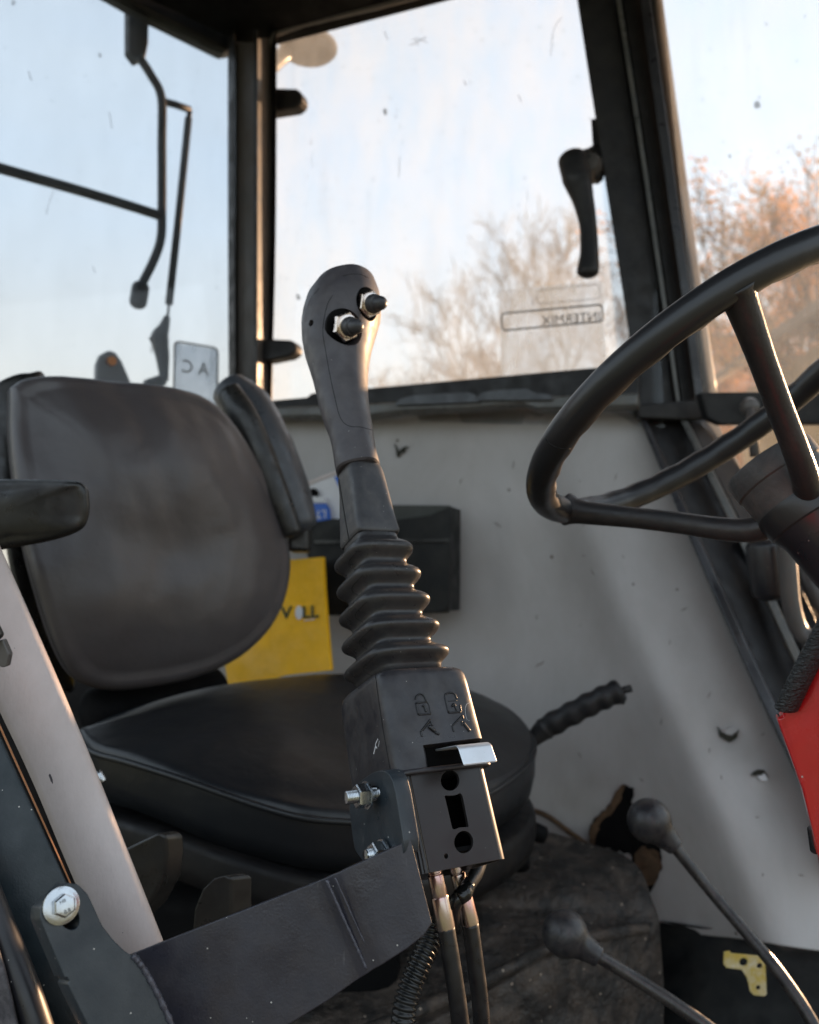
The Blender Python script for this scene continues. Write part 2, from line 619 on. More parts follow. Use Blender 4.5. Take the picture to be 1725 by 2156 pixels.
M_BACKREST = surf('worn_vinyl_backrest', (0.070, 0.063, 0.066), 0.38, dust=(0.15, 0.11, 0.10), dust_amt=0.10, dust_scale=2.5, bump=0.12, bump_scale=500, bump2=0.12, bump2_scale=9, var=0.06, rough_var=0.04)
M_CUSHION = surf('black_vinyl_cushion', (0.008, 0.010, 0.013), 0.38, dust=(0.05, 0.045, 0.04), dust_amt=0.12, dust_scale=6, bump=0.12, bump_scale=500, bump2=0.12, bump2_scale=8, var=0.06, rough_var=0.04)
M_ARMREST = surf('armrest_plastic', (0.014, 0.014, 0.014), 0.36, dust=DUST, dust_amt=0.06, dust_scale=20)
M_ARMPAD = surf('armrest_pad_vinyl', (0.05, 0.055, 0.065), 0.38, dust=DUST, dust_amt=0.05, dust_scale=20)
M_BOARD = surf('grey_fibre_lining', (0.44, 0.425, 0.42), 0.58, dust=(0.29, 0.265, 0.245), dust_amt=0.5, dust_scale=2.4, stretch=(1, 1, 0.6), bump=0.12, bump_scale=350, var=0.07, speck=0.02, speck_col=(0.1, 0.08, 0.06, 1), speck_scale=40, bump2=0.10, bump2_scale=6)
M_FOAM = surf('torn_foam', (0.13, 0.075, 0.04), 0.95, dust=(0.02, 0.015, 0.01), dust_amt=0.9, dust_scale=20, bump=0.9, bump_scale=80)
M_FRAME = surf('black_cab_frame', (0.012, 0.012, 0.014), 0.5, spec=0.35, dust=DUST, dust_amt=0.06, dust_scale=12, var=0.2)
M_FRAME2 = surf('grey_brown_frame', (0.085, 0.080, 0.078), 0.45, dust=(0.14, 0.10, 0.08), dust_amt=0.3, dust_scale=10)
M_LEDGE = surf('grey_ledge_plastic', (0.075, 0.077, 0.075), 0.36, dust=DUST, dust_amt=0.25, dust_scale=10)
M_MAT = surf('dirty_rubber_floor', (0.014, 0.012, 0.011), 0.7, dust=(0.12, 0.09, 0.07), dust_amt=0.75, dust_scale=12, bump=0.9, bump_scale=60, speck=0.2, speck_col=(0.30, 0.24, 0.19, 1), speck_scale=75, bump2=0.9, bump2_scale=11)
M_RED = surf('red_gloss_paint', (0.50, 0.012, 0.014), 0.24, coat=0.5, var=0.08, dust=(0.30, 0.10, 0.08), dust_amt=0.12, dust_scale=18, speck=0.04, speck_scale=200, scratch=0.15)
M_EDGE = None
M_YELLOW = surf('yellow_bag_card', (0.95, 0.50, 0.006), 0.5, dust=(0.50, 0.27, 0.015), dust_amt=0.3, dust_scale=7, bump2=0.3, bump2_scale=7)
M_DKGREEN = surf('dark_green_print', (0.03, 0.05, 0.02), 0.6)
M_WHITE = surf('white_card', (0.72, 0.72, 0.74), 0.5, var=0.05)
M_BLUE = surf('blue_print', (0.015, 0.12, 0.55), 0.45, var=0.05)
M_POCKET = surf('black_pocket', (0.005, 0.006, 0.007), 0.5, spec=0.3, dust=(0.10, 0.09, 0.07), dust_amt=0.15, dust_scale=10)
M_KNOB = surf('dull_black_knob', (0.018, 0.018, 0.022), 0.38, dust=DUST, dust_amt=0.14, dust_scale=45, bump=0.15, bump_scale=400)
M_ROD = surf('worn_black_rod', (0.016, 0.015, 0.016), 0.33, dust=(0.22, 0.19, 0.16), dust_amt=0.22, dust_scale=30, scratch=0.5)
M_WHEEL = surf('steering_rim', (0.018, 0.018, 0.020), 0.33, var=0.05, rough_var=0.04, bump2=0.06, bump2_scale=25)
M_SPOKE = surf('steering_spoke', (0.022, 0.022, 0.024), 0.45, dust=(0.16, 0.11, 0.08), dust_amt=0.10, dust_scale=18, bump=0.3, bump_scale=300)
M_HUB = surf('scuffed_hub', (0.055, 0.054, 0.055), 0.6, dust=(0.18, 0.15, 0.13), dust_amt=0.35, dust_scale=25, bump=0.4, bump_scale=250)
M_PALELABEL = surf('worn_yellow_plate', (0.50, 0.36, 0.07), 0.5, dust=(0.60, 0.56, 0.46), dust_amt=1.0, dust_scale=30)
M_DARKSPOT = surf('dark_spot', (0.03, 0.028, 0.02), 0.8)

def zinc_yellow():
    m, nt, b = new_mat('yellow_passivated_steel')
    N, L = nt.nodes, nt.links
    tc = N.new('ShaderNodeTexCoord')
    n = N.new('ShaderNodeTexNoise'); n.inputs['Scale'].default_value = 55; n.inputs['Detail'].default_value = 3
    L.new(tc.outputs['Object'], n.inputs['Vector'])
    cr = N.new('ShaderNodeValToRGB')
    cr.color_ramp.elements[0].position = 0.30; cr.color_ramp.elements[0].color = (0.62, 0.36, 0.36, 1)
    cr.color_ramp.elements[1].position = 0.72; cr.color_ramp.elements[1].color = (0.56, 0.50, 0.42, 1)
    e = cr.color_ramp.elements.new(0.5); e.color = (0.62, 0.50, 0.46, 1)
    L.new(n.outputs['Fac'], cr.inputs['Fac'])
    L.new(cr.outputs['Color'], b.inputs['Base Color'])
    b.inputs['Metallic'].default_value = 1
    b.inputs['Roughness'].default_value = 0.24
    return m
M_YZN = zinc_yellow()

def edge_rubber():
    m, nt, b = new_mat('grained_edge_rubber')
    N, L = nt.nodes, nt.links
    b.inputs['Base Color'].default_value = (0.030, 0.032, 0.034, 1)
    b.inputs['Roughness'].default_value = 0.42
    tc = N.new('ShaderNodeTexCoord')
    mp = N.new('ShaderNodeMapping'); mp.inputs['Scale'].default_value = (1, 1, 3.2)
    L.new(tc.outputs['Object'], mp.inputs['Vector'])
    n = N.new('ShaderNodeTexNoise'); n.inputs['Scale'].default_value = 170; n.inputs['Detail'].default_value = 3; n.inputs['Distortion'].default_value = 1.2
    L.new(mp.outputs['Vector'], n.inputs['Vector'])
    bp = N.new('ShaderNodeBump'); bp.inputs['Strength'].default_value = 1.0; bp.inputs['Distance'].default_value = 0.004
    L.new(n.outputs['Fac'], bp.inputs['Height']); L.new(bp.outputs['Normal'], b.inputs['Normal'])
    return m
M_EDGE = edge_rubber()

def glass(name, veil=0.10, tint=(1, 1, 1), marks=0.5, streak=(3, 3, 1.0), film=((0.50, 0.54, 0.58), (0.62, 0.70, 0.80))):
    m, nt, b = new_mat(name)
    N, L = nt.nodes, nt.links
    N.remove(b)
    out = [x for x in N if x.type == 'OUTPUT_MATERIAL'][0]
    tr = N.new('ShaderNodeBsdfTransparent'); tr.inputs['Color'].default_value = tuple(tint) + (1,)
    gl = N.new('ShaderNodeBsdfGlossy'); gl.inputs['Roughness'].default_value = 0.02
    lw = N.new('ShaderNodeFresnel'); lw.inputs['IOR'].default_value = 1.35
    m1 = N.new('ShaderNodeMixShader')
    L.new(lw.outputs[0], m1.inputs[0]); L.new(tr.outputs[0], m1.inputs[1]); L.new(gl.outputs[0], m1.inputs[2])
    # film of dust: scatters light both ways
    df = N.new('ShaderNodeBsdfDiffuse'); df.inputs['Color'].default_value = tuple(film[0]) + (1,)
    tl = N.new('ShaderNodeBsdfTranslucent'); tl.inputs['Color'].default_value = tuple(film[1]) + (1,)
    m2 = N.new('ShaderNodeMixShader'); m2.inputs[0].default_value = 0.65
    L.new(df.outputs[0], m2.inputs[1]); L.new(tl.outputs[0], m2.inputs[2])
    tc = N.new('ShaderNodeTexCoord')
    mp = N.new('ShaderNodeMapping'); mp.inputs['Scale'].default_value = streak
    L.new(tc.outputs['Object'], mp.inputs['Vector'])
    n = N.new('ShaderNodeTexNoise'); n.inputs['Scale'].default_value = 5; n.inputs['Detail'].default_value = 9; n.inputs['Roughness'].default_value = 0.7
    L.new(mp.outputs['Vector'], n.inputs['Vector'])
    r = N.new('ShaderNodeMapRange'); r.inputs['From Min'].default_value = 0.35; r.inputs['From Max'].default_value = 0.75
    r.inputs['To Min'].default_value = veil * 0.6; r.inputs['To Max'].default_value = veil * 1.9
    L.new(n.outputs['Fac'], r.inputs['Value'])
    m3 = N.new('ShaderNodeMixShader')
    L.new(r.outputs['Result'], m3.inputs[0]); L.new(m1.outputs[0], m3.inputs[1]); L.new(m2.outputs[0], m3.inputs[2])
    # splashes and specks of dried mud
    vo = N.new('ShaderNodeTexVoronoi'); vo.inputs['Scale'].default_value = 26; vo.inputs['Randomness'].default_value = 1
    mp2 = N.new('ShaderNodeMapping'); mp2.inputs['Scale'].default_value = (1, 1, 0.55); mp2.inputs['Rotation'].default_value = (0.2, 0.3, 0)
    n5 = N.new('ShaderNodeTexNoise'); n5.inputs['Scale'].default_value = 30; n5.inputs['Detail'].default_value = 4
    L.new(tc.outputs['Object'], n5.inputs['Vector'])
    vm = N.new('ShaderNodeVectorMath'); vm.operation = 'SCALE'; vm.inputs['Scale'].default_value = 0.02
    L.new(n5.outputs['Color'], vm.inputs[0])
    va = N.new('ShaderNodeVectorMath'); va.operation = 'ADD'
    L.new(tc.outputs['Object'], va.inputs[0]); L.new(vm.outputs[0], va.inputs[1])
    L.new(va.outputs[0], mp2.inputs['Vector']); L.new(mp2.outputs['Vector'], vo.inputs['Vector'])
    sp = N.new('ShaderNodeSeparateColor'); L.new(vo.outputs['Color'], sp.inputs['Color'])
    rr = N.new('ShaderNodeMapRange'); rr.inputs['From Min'].default_value = 0.72; rr.inputs['From Max'].default_value = 1.0; rr.inputs['To Max'].default_value = 0.11
    L.new(sp.outputs['Green'], rr.inputs['Value'])
    lt = N.new('ShaderNodeMath'); lt.operation = 'LESS_THAN'
    L.new(vo.outputs['Distance'], lt.inputs[0]); L.new(rr.outputs['Result'], lt.inputs[1])
    mk = N.new('ShaderNodeMath'); mk.operation = 'MULTIPLY'; mk.inputs[1].default_value = marks
    L.new(lt.outputs[0], mk.inputs[0])
    mud = N.new('ShaderNodeBsdfDiffuse'); mud.inputs['Color'].default_value = (0.10, 0.10, 0.09, 1)
    m4 = N.new('ShaderNodeMixShader')
    L.new(mk.outputs[0], m4.inputs[0]); L.new(m3.outputs[0], m4.inputs[1]); L.new(mud.outputs[0], m4.inputs[2])
    vo2 = N.new('ShaderNodeTexVoronoi'); vo2.inputs['Scale'].default_value = 85
    L.new(va.outputs[0], vo2.inputs['Vector'])
    sp2 = N.new('ShaderNodeSeparateColor'); L.new(vo2.outputs['Color'], sp2.inputs['Color'])
    r2 = N.new('ShaderNodeMapRange'); r2.inputs['From Min'].default_value = 0.80; r2.inputs['From Max'].default_value = 1.0; r2.inputs['To Max'].default_value = 0.22
    L.new(sp2.outputs['Red'], r2.inputs['Value'])
    l2 = N.new('ShaderNodeMath'); l2.operation = 'LESS_THAN'
    L.new(vo2.outputs['Distance'], l2.inputs[0]); L.new(r2.outputs['Result'], l2.inputs[1])
    k2 = N.new('ShaderNodeMath'); k2.operation = 'MULTIPLY'; k2.inputs[1].default_value = marks * 0.6
    L.new(l2.outputs[0], k2.inputs[0])
    m5 = N.new('ShaderNodeMixShader')
    L.new(k2.outputs[0], m5.inputs[0]); L.new(m4.outputs[0], m5.inputs[1]); L.new(mud.outputs[0], m5.inputs[2])
    # broad smears where water ran down
    mp6 = N.new('ShaderNodeMapping'); mp6.inputs['Scale'].default_value = (14, 14, 1.3)
    L.new(tc.outputs['Object'], mp6.inputs['Vector'])
    n6 = N.new('ShaderNodeTexNoise'); n6.inputs['Scale'].default_value = 2.2; n6.inputs['Detail'].default_value = 5
    L.new(mp6.outputs['Vector'], n6.inputs['Vector'])
    r6 = N.new('ShaderNodeMapRange'); r6.inputs['From Min'].default_value = 0.58; r6.inputs['From Max'].default_value = 0.75; r6.inputs['To Max'].default_value = 0.06 * marks
    L.new(n6.outputs['Fac'], r6.inputs['Value'])
    m6 = N.new('ShaderNodeMixShader')
    L.new(r6.outputs['Result'], m6.inputs[0]); L.new(m5.outputs[0], m6.inputs[1]); L.new(mud.outputs[0], m6.inputs[2])
    L.new(m6.outputs[0], out.inputs['Surface'])
    return m
M_GLASS_S = glass('dusty_side_glass', 0.11, tint=(.86, .87, .88), marks=0.55)
M_GLASS_R = glass('dusty_rear_glass', 0.05, tint=(.86, .87, .88), marks=0.35)
M_GLASS_F = glass('windscreen_glass', 0.06, tint=(.88, .89, .90), marks=0.6)
M_STICKER = glass('translucent_sticker', 0.28, tint=(0.88, 0.90, 0.93), marks=0.1, film=((0.45, 0.52, 0.60), (0.48, 0.58, 0.70)))
M_STICKLINE = surf('sticker_line', (0.12, 0.12, 0.12), 0.6)
M_STICKTEXT = surf('sticker_text', (0.05, 0.05, 0.05), 0.6)

# ================================================================= SETTING
g = bpy.data.meshes.new('ground')
bm = bmesh.new()
NG = 60
for i in range(NG + 1):
    for j in range(NG + 1):
        x = (i / NG * 2 - 1); y = (j / NG * 2 - 1)
        X = math.copysign(abs(x) ** 2.2, x) * 900; Y = math.copysign(abs(y) ** 2.2, y) * 900
        bm.verts.new((X, Y, -0.03 + 0.05 * noise.noise(Vector((X * 0.2, Y * 0.2, 0)))))
bm.verts.ensure_lookup_table()
for i in range(NG):
    for j in range(NG):
        a = i * (NG + 1) + j
        bm.faces.new((bm.verts[a], bm.verts[a + NG + 1], bm.verts[a + NG + 2], bm.verts[a + 1]))
bm.to_mesh(g); bm.free()
M_GROUND = surf('autumn_grass', (0.11, 0.12, 0.055), 0.9, dust=(0.34, 0.28, 0.20), dust_amt=0.8, dust_scale=0.5, bump=0.5, bump_scale=3, var=0.35)
ground = link('ground', g, M_GROUND)
ground['kind'] = 'structure'

# --- trees
M_BARK = surf('bark', (0.13, 0.095, 0.07), 0.9, var=0.3, dust_scale=3)
M_LEAF = surf('autumn_leaves', (0.62, 0.27, 0.08), 0.7, dust=(0.72, 0.42, 0.18), dust_amt=0.9, dust_scale=1.5, var=0.4)
def leafy(m, col):
    nt = m.node_tree; b = nt.nodes['Principled BSDF']
    out = [x for x in nt.nodes if x.type == 'OUTPUT_MATERIAL'][0]
    tl = nt.nodes.new('ShaderNodeBsdfTranslucent'); tl.inputs['Color'].default_value = tuple(col) + (1,)
    mx = nt.nodes.new('ShaderNodeMixShader'); mx.inputs[0].default_value = 0.5
    nt.links.new(b.outputs[0], mx.inputs[1]); nt.links.new(tl.outputs[0], mx.inputs[2]); nt.links.new(mx.outputs[0], out.inputs['Surface'])
leafy(M_LEAF, (0.75, 0.38, 0.13))
M_LEAF2 = surf('pale_dry_leaves', (0.42, 0.34, 0.25), 0.8, var=0.3, dust_scale=2)
M_TWIG = surf('pale_twigs', (0.40, 0.32, 0.25), 0.9, var=0.2, dust_scale=2)

def make_tree(seed, height, leaves, spread=1.0, twig_r=0.02, levels=6, kid4=3):
    rng = random.Random(seed)
    wood, crown, leaf = [], [], []
    def seg(p, d, L, r, lev):
        n = 4
        path = [p.copy()]
        dd = d.copy()
        for k in range(n):
            dd = (dd + Vector((rng.uniform(-1, 1), rng.uniform(-1, 1), rng.uniform(-0.4, 0.8))) * 0.16).normalized()
            path.append(path[-1] + dd * L / n)
        rad = [r * (1 - 0.45 * k / n) for k in range(n + 1)]
        (wood if lev < 2 else crown).append((path, rad))
        if lev >= levels:
            for _ in range(leaves):
                q = path[rng.randrange(1, n + 1)] + Vector((rng.uniform(-1, 1), rng.uniform(-1, 1), rng.uniform(-1, 1))) * 0.28
                leaf.append((q, rng.uniform(0.035, 0.085)))
            return
        kids = 4 if lev < kid4 else 3
        for k in range(kids):
            a = rng.uniform(0, 2 * math.pi)
            tilt = rng.uniform(0.35, 0.85) * spread
            x = dd.orthogonal().normalized(); y = dd.cross(x)
            nd = (dd * math.cos(tilt) + (x * math.cos(a) + y * math.sin(a)) * math.sin(tilt)).normalized()
            nd.z += 0.12; nd.normalize()
            st = path[rng.choice([2, 3, 4]) if lev else rng.choice([2, 3, 4])]
            seg(st, nd, L * rng.uniform(0.58, 0.82), r * 0.52 if r * .52 > twig_r else twig_r * rng.uniform(.5, 1), lev + 1)
    seg(Vector((0, 0, -0.1)), Vector((rng.uniform(-.05, .05), rng.uniform(-.05, .05), 1)).normalized(), height * 0.33, height * 0.017, 0)
    def build(lst, n):
        V, Fc = [], []
        for path, rad in lst:
            rings = tube_data(path, rad, n)
            b0 = len(V)
            for r in rings: V += r
            for i in range(len(rings) - 1):
                for j in range(n):
                    a, b = b0 + i * n + j, b0 + i * n + (j + 1) % n
                    Fc.append((a, b, b + n, a + n))
        return V, Fc
    V1, F1 = build(wood, 8)
    V2, F2 = build(crown, 3)
    nb = len(F2)
    for q, s in leaf:
        a = Vector((rng.uniform(-1, 1), rng.uniform(-1, 1), rng.uniform(-1, 1))).normalized()
        x = a.orthogonal().normalized() * s; y = a.cross(x).normalized() * s * 0.7
        b0 = len(V2)
        V2 += [q - x, q + y, q + x, q - y]
        F2.append((b0, b0 + 1, b0 + 2, b0 + 3))
    return V1, F1, V2, F2, nb

def tree(name, seed, height, leaves, loc, label, group, barkm, leafm, rot=0, **k):
    V1, F1, V2, F2, nb = make_tree(seed, height, leaves, **k)
    t = thing(name, label, 'tree', loc, group)
    M = Matrix.Translation(Vector(loc)) @ Matrix.Rotation(rot, 4, 'Z')
    a = mesh_from('trunk', [M @ v for v in V1], F1, barkm, t, recalc=False)
    b = mesh_from('crown', [M @ v for v in V2], F2, barkm, t, recalc=False, smooth=False)
    b.data.materials.append(leafm)
    for i, p in enumerate(b.data.polygons):
        if i >= nb: p.material_index = 1
    return t

def ground_at(u, dist):
    x = (u - 862.5) / F * dist
    return (x, dist, 0)

TG = 'trees beyond the cab windows'
tree('autumn_tree', 11, 18.5, 9, ground_at(1840, 24), 'tall orange-brown autumn tree seen through the windscreen at the right edge', TG, M_BARK, M_LEAF, spread=0.8, kid4=4, rot=2.2)
tree('autumn_tree', 21, 13.5, 14, ground_at(1660, 33), 'smaller golden tree behind the upper steering wheel spoke', TG, M_BARK, M_LEAF, kid4=3)
tree('autumn_tree', 31, 12.5, 16, ground_at(1570, 31), 'low bushy amber tree just right of the front pillar', TG, M_BARK, M_LEAF, spread=1.1, kid4=3)
tree('bare_tree', 41, 23.5, 2, ground_at(1150, 46), 'faint bare tree seen through the side window behind the paper sticker', TG, M_TWIG, M_LEAF2, spread=0.95, twig_r=0.028, kid4=4)
tree('bare_tree', 51, 21.5, 2, ground_at(985, 47), 'faint low bare tree in the side window just right of the joystick grip', TG, M_TWIG, M_LEAF2, spread=1.0, twig_r=0.03, kid4=4)
tree('bare_tree', 61, 19.5, 2, ground_at(1270, 46), 'faint bare tree seen beside the black window latch handle', TG, M_TWIG, M_LEAF2, spread=0.9, twig_r=0.028, kid4=4)
tree('autumn_tree', 71, 14.0, 16, ground_at(1720, 38), 'dense russet tree behind the barn roof at the right edge', TG, M_BARK, M_LEAF, spread=1.1, kid4=3)

# --- barn
barn = thing('barn', 'brown boarded barn with overhanging roof beyond the windscreen', 'barn', (12.2, 21, 0))
M_BWALL = surf('barn_boards', (0.38, 0.22, 0.09), 0.8, stretch=(6, 6, 0.3), var=0.35, dust_scale=3)
M_BROOF = surf('barn_roof', (0.14, 0.085, 0.055), 0.8, var=0.3)
bx, by = 11.2, 20.0
def box(name, c, s, mat, parent=None, bev=0.0, rot=None):
    V = []
    for dx in (-.5, .5):
        for dy in (-.5, .5):
            for dz in (-.5, .5):
                q = Vector((dx * s[0], dy * s[1], dz * s[2]))
                if rot: q = rot @ q
                V.append(Vector(c) + q)
    Fc = [(0, 1, 3, 2), (4, 6, 7, 5), (0, 4, 5, 1), (2, 3, 7, 6), (0, 2, 6, 4), (1, 5, 7, 3)]
    o = mesh_from(name, V, Fc, mat, parent, smooth=bool(bev))
    if bev: bevel(o, bev)
    return o
box('wall', (bx + 1.0, by + 2, 3.9), (4.6, 6, 7.8), M_BWALL, barn)
slab('roof', [Vector((bx - 2.4, by - 1.6, 8.15)), Vector((bx + 1.0, by - 1.6, 10.2)), Vector((bx + 4.6, by - 1.6, 8.15)), Vector((bx + 4.6, by - 1.6, 7.9)), Vector((bx + 1.0, by - 1.6, 9.9)), Vector((bx - 2.4, by - 1.6, 7.9))], Vector((0, 7.4, 0)), M_BROOF, barn)

# ================================================================= TRACTOR CAB
tractor = thing('tractor', 'black framed tractor cab with grey lining, dusty windows and a red side panel', 'tractor', (0.1, 1.2, 0))
ZV = Vector((0, 0, 1))
# side wall plane (vertical) and rear wall plane (vertical)
WA, WB = P(580, 850, 1.90), P(1240, 790, 1.66)
wdir = Vector((WB.x - WA.x, WB.y - WA.y, 0)).normalized()
wn_ = Vector((wdir.y, -wdir.x, 0)).normalized()
if wn_.dot(EYE - WA) < 0: wn_ = -wn_
def W(u, v, off=0.0):
    return hit(u, v, WA + wn_ * off, wn_)
RA, RB = P(485, 500, 1.93), P(0, 500, 1.60)
rdir = Vector((RB.x - RA.x, RB.y - RA.y, 0)).normalized()
rn_ = Vector((rdir.y, -rdir.x, 0)).normalized()
if rn_.dot(EYE - RA) < 0: rn_ = -rn_
def R(u, v, off=0.0):
    return hit(u, v, RA + rn_ * off, rn_)

# header beams and roof
slab('roof_header', [R(-700, -560), R(290, 10), R(480, 105), R(580, 90), R(580, -60), R(290, -200), R(-700, -800)], -rn_ * 0.05, M_FRAME, tractor, 0.006)
slab('side_header', [W(560, 92), W(600, 82), W(930, 1), W(1500, -150), W(1500, -330), W(560, -60)], wn_ * 0.05, M_FRAME, tractor, 0.006)
# roof lining trim lines
tube('roof_trim', [W(565, 140, 0.06), W(567, 95, 0.07), W(578, 72, 0.07), W(640, 50, 0.07), W(800, 12, 0.07), W(1000, -40, 0.07)], 0.006, M_FRAME2, tractor)
roofz = CAMZ + 1.27
def xy(q, z): return Vector((q.x, q.y, z))
k0 = WA + wn_ * 0.02; k1 = RA + rn_ * 0.02
rp = [xy(k1 + rdir * 1.35, roofz), xy(k1 + rdir * 0.0, roofz), xy(k0 + wdir * 0.0, roofz), xy(k0 + wdir * 1.35, roofz), Vector((1.15, -0.15, roofz)), Vector((-1.15, -0.15, roofz))]
slab('roof_panel', rp, Vector((0, 0, 0.10)), M_BLACK, tractor, 0.02)

# rear pillar, several folded faces
rpil = strip('rear_pillar', [(480, 60, 1.93), (480, 500, 1.93), (484, 1250, 1.93)], [(495, 60, 1.90), (495, 500, 1.90), (499, 1250, 1.90)], 0.05, M_FRAME, tractor, 0.004)
strip('pillar_face', [(495, 90, 1.92), (495, 500, 1.92), (498, 1250, 1.92)], [(537, 90, 1.87), (537, 500, 1.87), (538, 1250, 1.87)], 0.05, M_FRAME2, tractor, 0.002)
strip('pillar_inner_face', [(542, 80, 1.86), (542, 500, 1.86), (540, 1250, 1.86)], [(577, 80, 1.93), (577, 500, 1.93), (570, 1250, 1.93)], 0.02, M_FRAME2, tractor, 0.002)
strip('pillar_seal', [(535, 60, 1.865), (535, 500, 1.865), (536, 1250, 1.865)], [(542, 60, 1.855), (542, 500, 1.855), (541, 1250, 1.855)], 0.03, M_FRAME, tractor, 0.001)
strip('window_seal', [(574, 60, 1.915), (573, 500, 1.915), (566, 870, 1.915)], [(583, 60, 1.90), (581, 500, 1.90), (571, 870, 1.90)], 0.03, M_FRAME, tractor, 0.002)

# glass panes
def pane(name, pts, nrm, mat, parent, thick=0.004):
    return slab(name, pts, nrm * thick, mat, parent)
side_window = pane('side_window', [W(570, 40, -0.01), W(1340, -180, -0.01), W(1400, 900, -0.01), W(560, 880, -0.01)], -wn_, M_GLASS_S, tractor)
rear_window = pane('rear_window', [R(-800, -700, -0.02), R(300, -10, -0.02), R(486, 60, -0.02), R(492, 1080, -0.02), R(-800, 1500, -0.02)], -rn_, M_GLASS_R, tractor)
FN = (cv(-0.35, 0.0, -0.9)).normalized()
FP = P(1450, 400, 1.62)
wind = slab('windscreen', [hit(1380, -150, FP, FN), hit(2200, -300, FP, FN), hit(2400, 1700, FP, FN), hit(1700, 1500, FP, FN), hit(1480, 900, FP, FN)], -FN * 0.005, M_GLASS_F, tractor)

# hinge blocks on the side window
def hinge(y0, y1, x1, par):
    pts = [W(583, y0, 0.0), W(x1 - 12, y0 + 2, 0.0), W(x1 - 2, y0 + 10, 0), W(x1, y0 + 24, 0), W(x1 - 4, y1 - 16, 0), W(x1 - 16, y1 - 8, 0), W(583, y1, 0), W(545, y1 + 2, 0.0), W(545, y0 + 4, 0.0)]
    o = slab('hinge', pts, wn_ * 0.035, M_FRAME, par, 0.007)
    return o
hinge(201, 252, 651, side_window)
hinge(722, 768, 640, side_window)

# dried smears and a few larger flecks on the panes
M_SMEAR = surf('dried_mud_smear', (0.20, 0.19, 0.17), 0.9)
for pts, r in (([(1160, 118), (1163, 78), (1172, 50), (1185, 36)], .0008), ([(862, 96), (880, 88), (898, 76)], .0012), ([(868, 84), (884, 82), (900, 90)], .0010), ([(876, 78), (880, 98)], .0008),
               ([(1200, 470), (1198, 490)], .0006), ([(842, 330), (840, 372)], .0009), ([(1092, 200), (1098, 214)], .0012), ([(978, 170), (981, 180)], .0014), ([(654, 330), (660, 352)], .0006), ([(925, 740), (930, 752)], .001),
               ([(1122, 628), (1124, 642)], .0009), ([(1110, 400), (1112, 425)], .0006), ([(810, 66), (816, 82)], .0012)):
    tube('dirt_mark', catmull([W(u, v, -.007) for u, v in pts], 4), r * 0.55, M_SMEAR, side_window, 6)
for pts, r in (([(98, 452), (104, 425), (114, 400)], .0007), ([(230, 235), (236, 270)], .0010), ([(60, 150), (66, 170)], .0012), ([(196, 560), (200, 575)], .0008)):
    tube('dirt_mark', catmull([R(u, v, -.015) for u, v in pts], 4), r * 0.55, M_SMEAR, rear_window, 6)
# window handle
H = lambda u, v, off=0.05: W(u, v, off)
hp = [H(1205, 335, .07), H(1215, 375, .07), H(1228, 420, .065), H(1238, 470, .06), H(1241, 530, .06), H(1238, 570, .06)]
hh = rounded_tube('handle', catmull(hp, 6), lerp_list([0.0275, 0.028, 0.0205, 0.0165, 0.0175, 0.0215], 30), M_FRAME, side_window, 16, 0.7, ref=wdir, cap_len=0.7)
tube('handle_pin', [H(1216, 325, .06), H(1240, 318, .04), H(1262, 306, .01)], 0.006, M_FRAME, side_window)
lathe('handle_boss', H(1248, 362, 0.0), wn_, [(0, .001), (0, .026), (.03, .024), (.045, .018), (.05, .001)], M_FRAME2, side_window)
slab('latch_plate', [H(1248, 262, 0), H(1262, 262, 0), H(1272, 380, 0), H(1256, 392, 0)], wn_ * 0.025, M_FRAME, side_window, 0.004)
box('latch_block', H(1236, 345, 0.03), (0.035, 0.04, 0.022), M_FRAME, side_window, 0.004)

# translucent paper sticker with mirrored lettering
SO = -0.006
stk = slab('paper_sticker', [W(1052, 612, SO), W(1268, 590, SO), W(1278, 780, SO), W(1056, 790, SO)], wn_ * 0.0006, M_STICKER, side_window)
def Wl(pts, off=0.0): return [W(u, v, off) for u, v in pts]
fr = rnd([(1056, 660), (1268, 641), (1271, 676), (1058, 696)], 9, 4)
tube('sticker_frame', Wl(fr + fr[:2], -0.004), 0.0017, M_STICKLINE, side_window, n=6, cap=False)
a_, b_ = W(1266, 674, -0.004), W(1182, 681, -0.004)
xd = (b_ - a_).normalized()
text_mesh('sticker_text', 'INTERMIX', a_, xd * -(-1), ZV, 0.026, M_STICKTEXT, side_window)
fr = rnd([(1130, 612), (1262, 598), (1264, 628), (1132, 640)], 9, 4)
tube('sticker_line', Wl(fr + fr[:2], -0.004), 0.0006, M_STICKLINE, side_window, n=4, cap=False)
# rear window sticker
fr = rnd([(365, 900), (368, 718), (459, 733), (457, 900)], 12, 5)
tube('sticker_frame', [R(u, v, -0.012) for u, v in fr + fr[:2]], 0.0022, M_STICKLINE, rear_window, n=6, cap=False)
slab('rear_sticker', [R(367, 900, -.016), R(370, 722, -.016), R(457, 736, -.016), R(455, 900, -.016)], rn_ * .0006, M_STICKER, rear_window)
a_, b_ = R(440, 792, -0.012), R(380, 782, -0.012)
xd = (b_ - a_).normalized()
text_mesh('sticker_text', 'A C', a_, xd, ZV, 0.040, M_STICKLINE, rear_window)

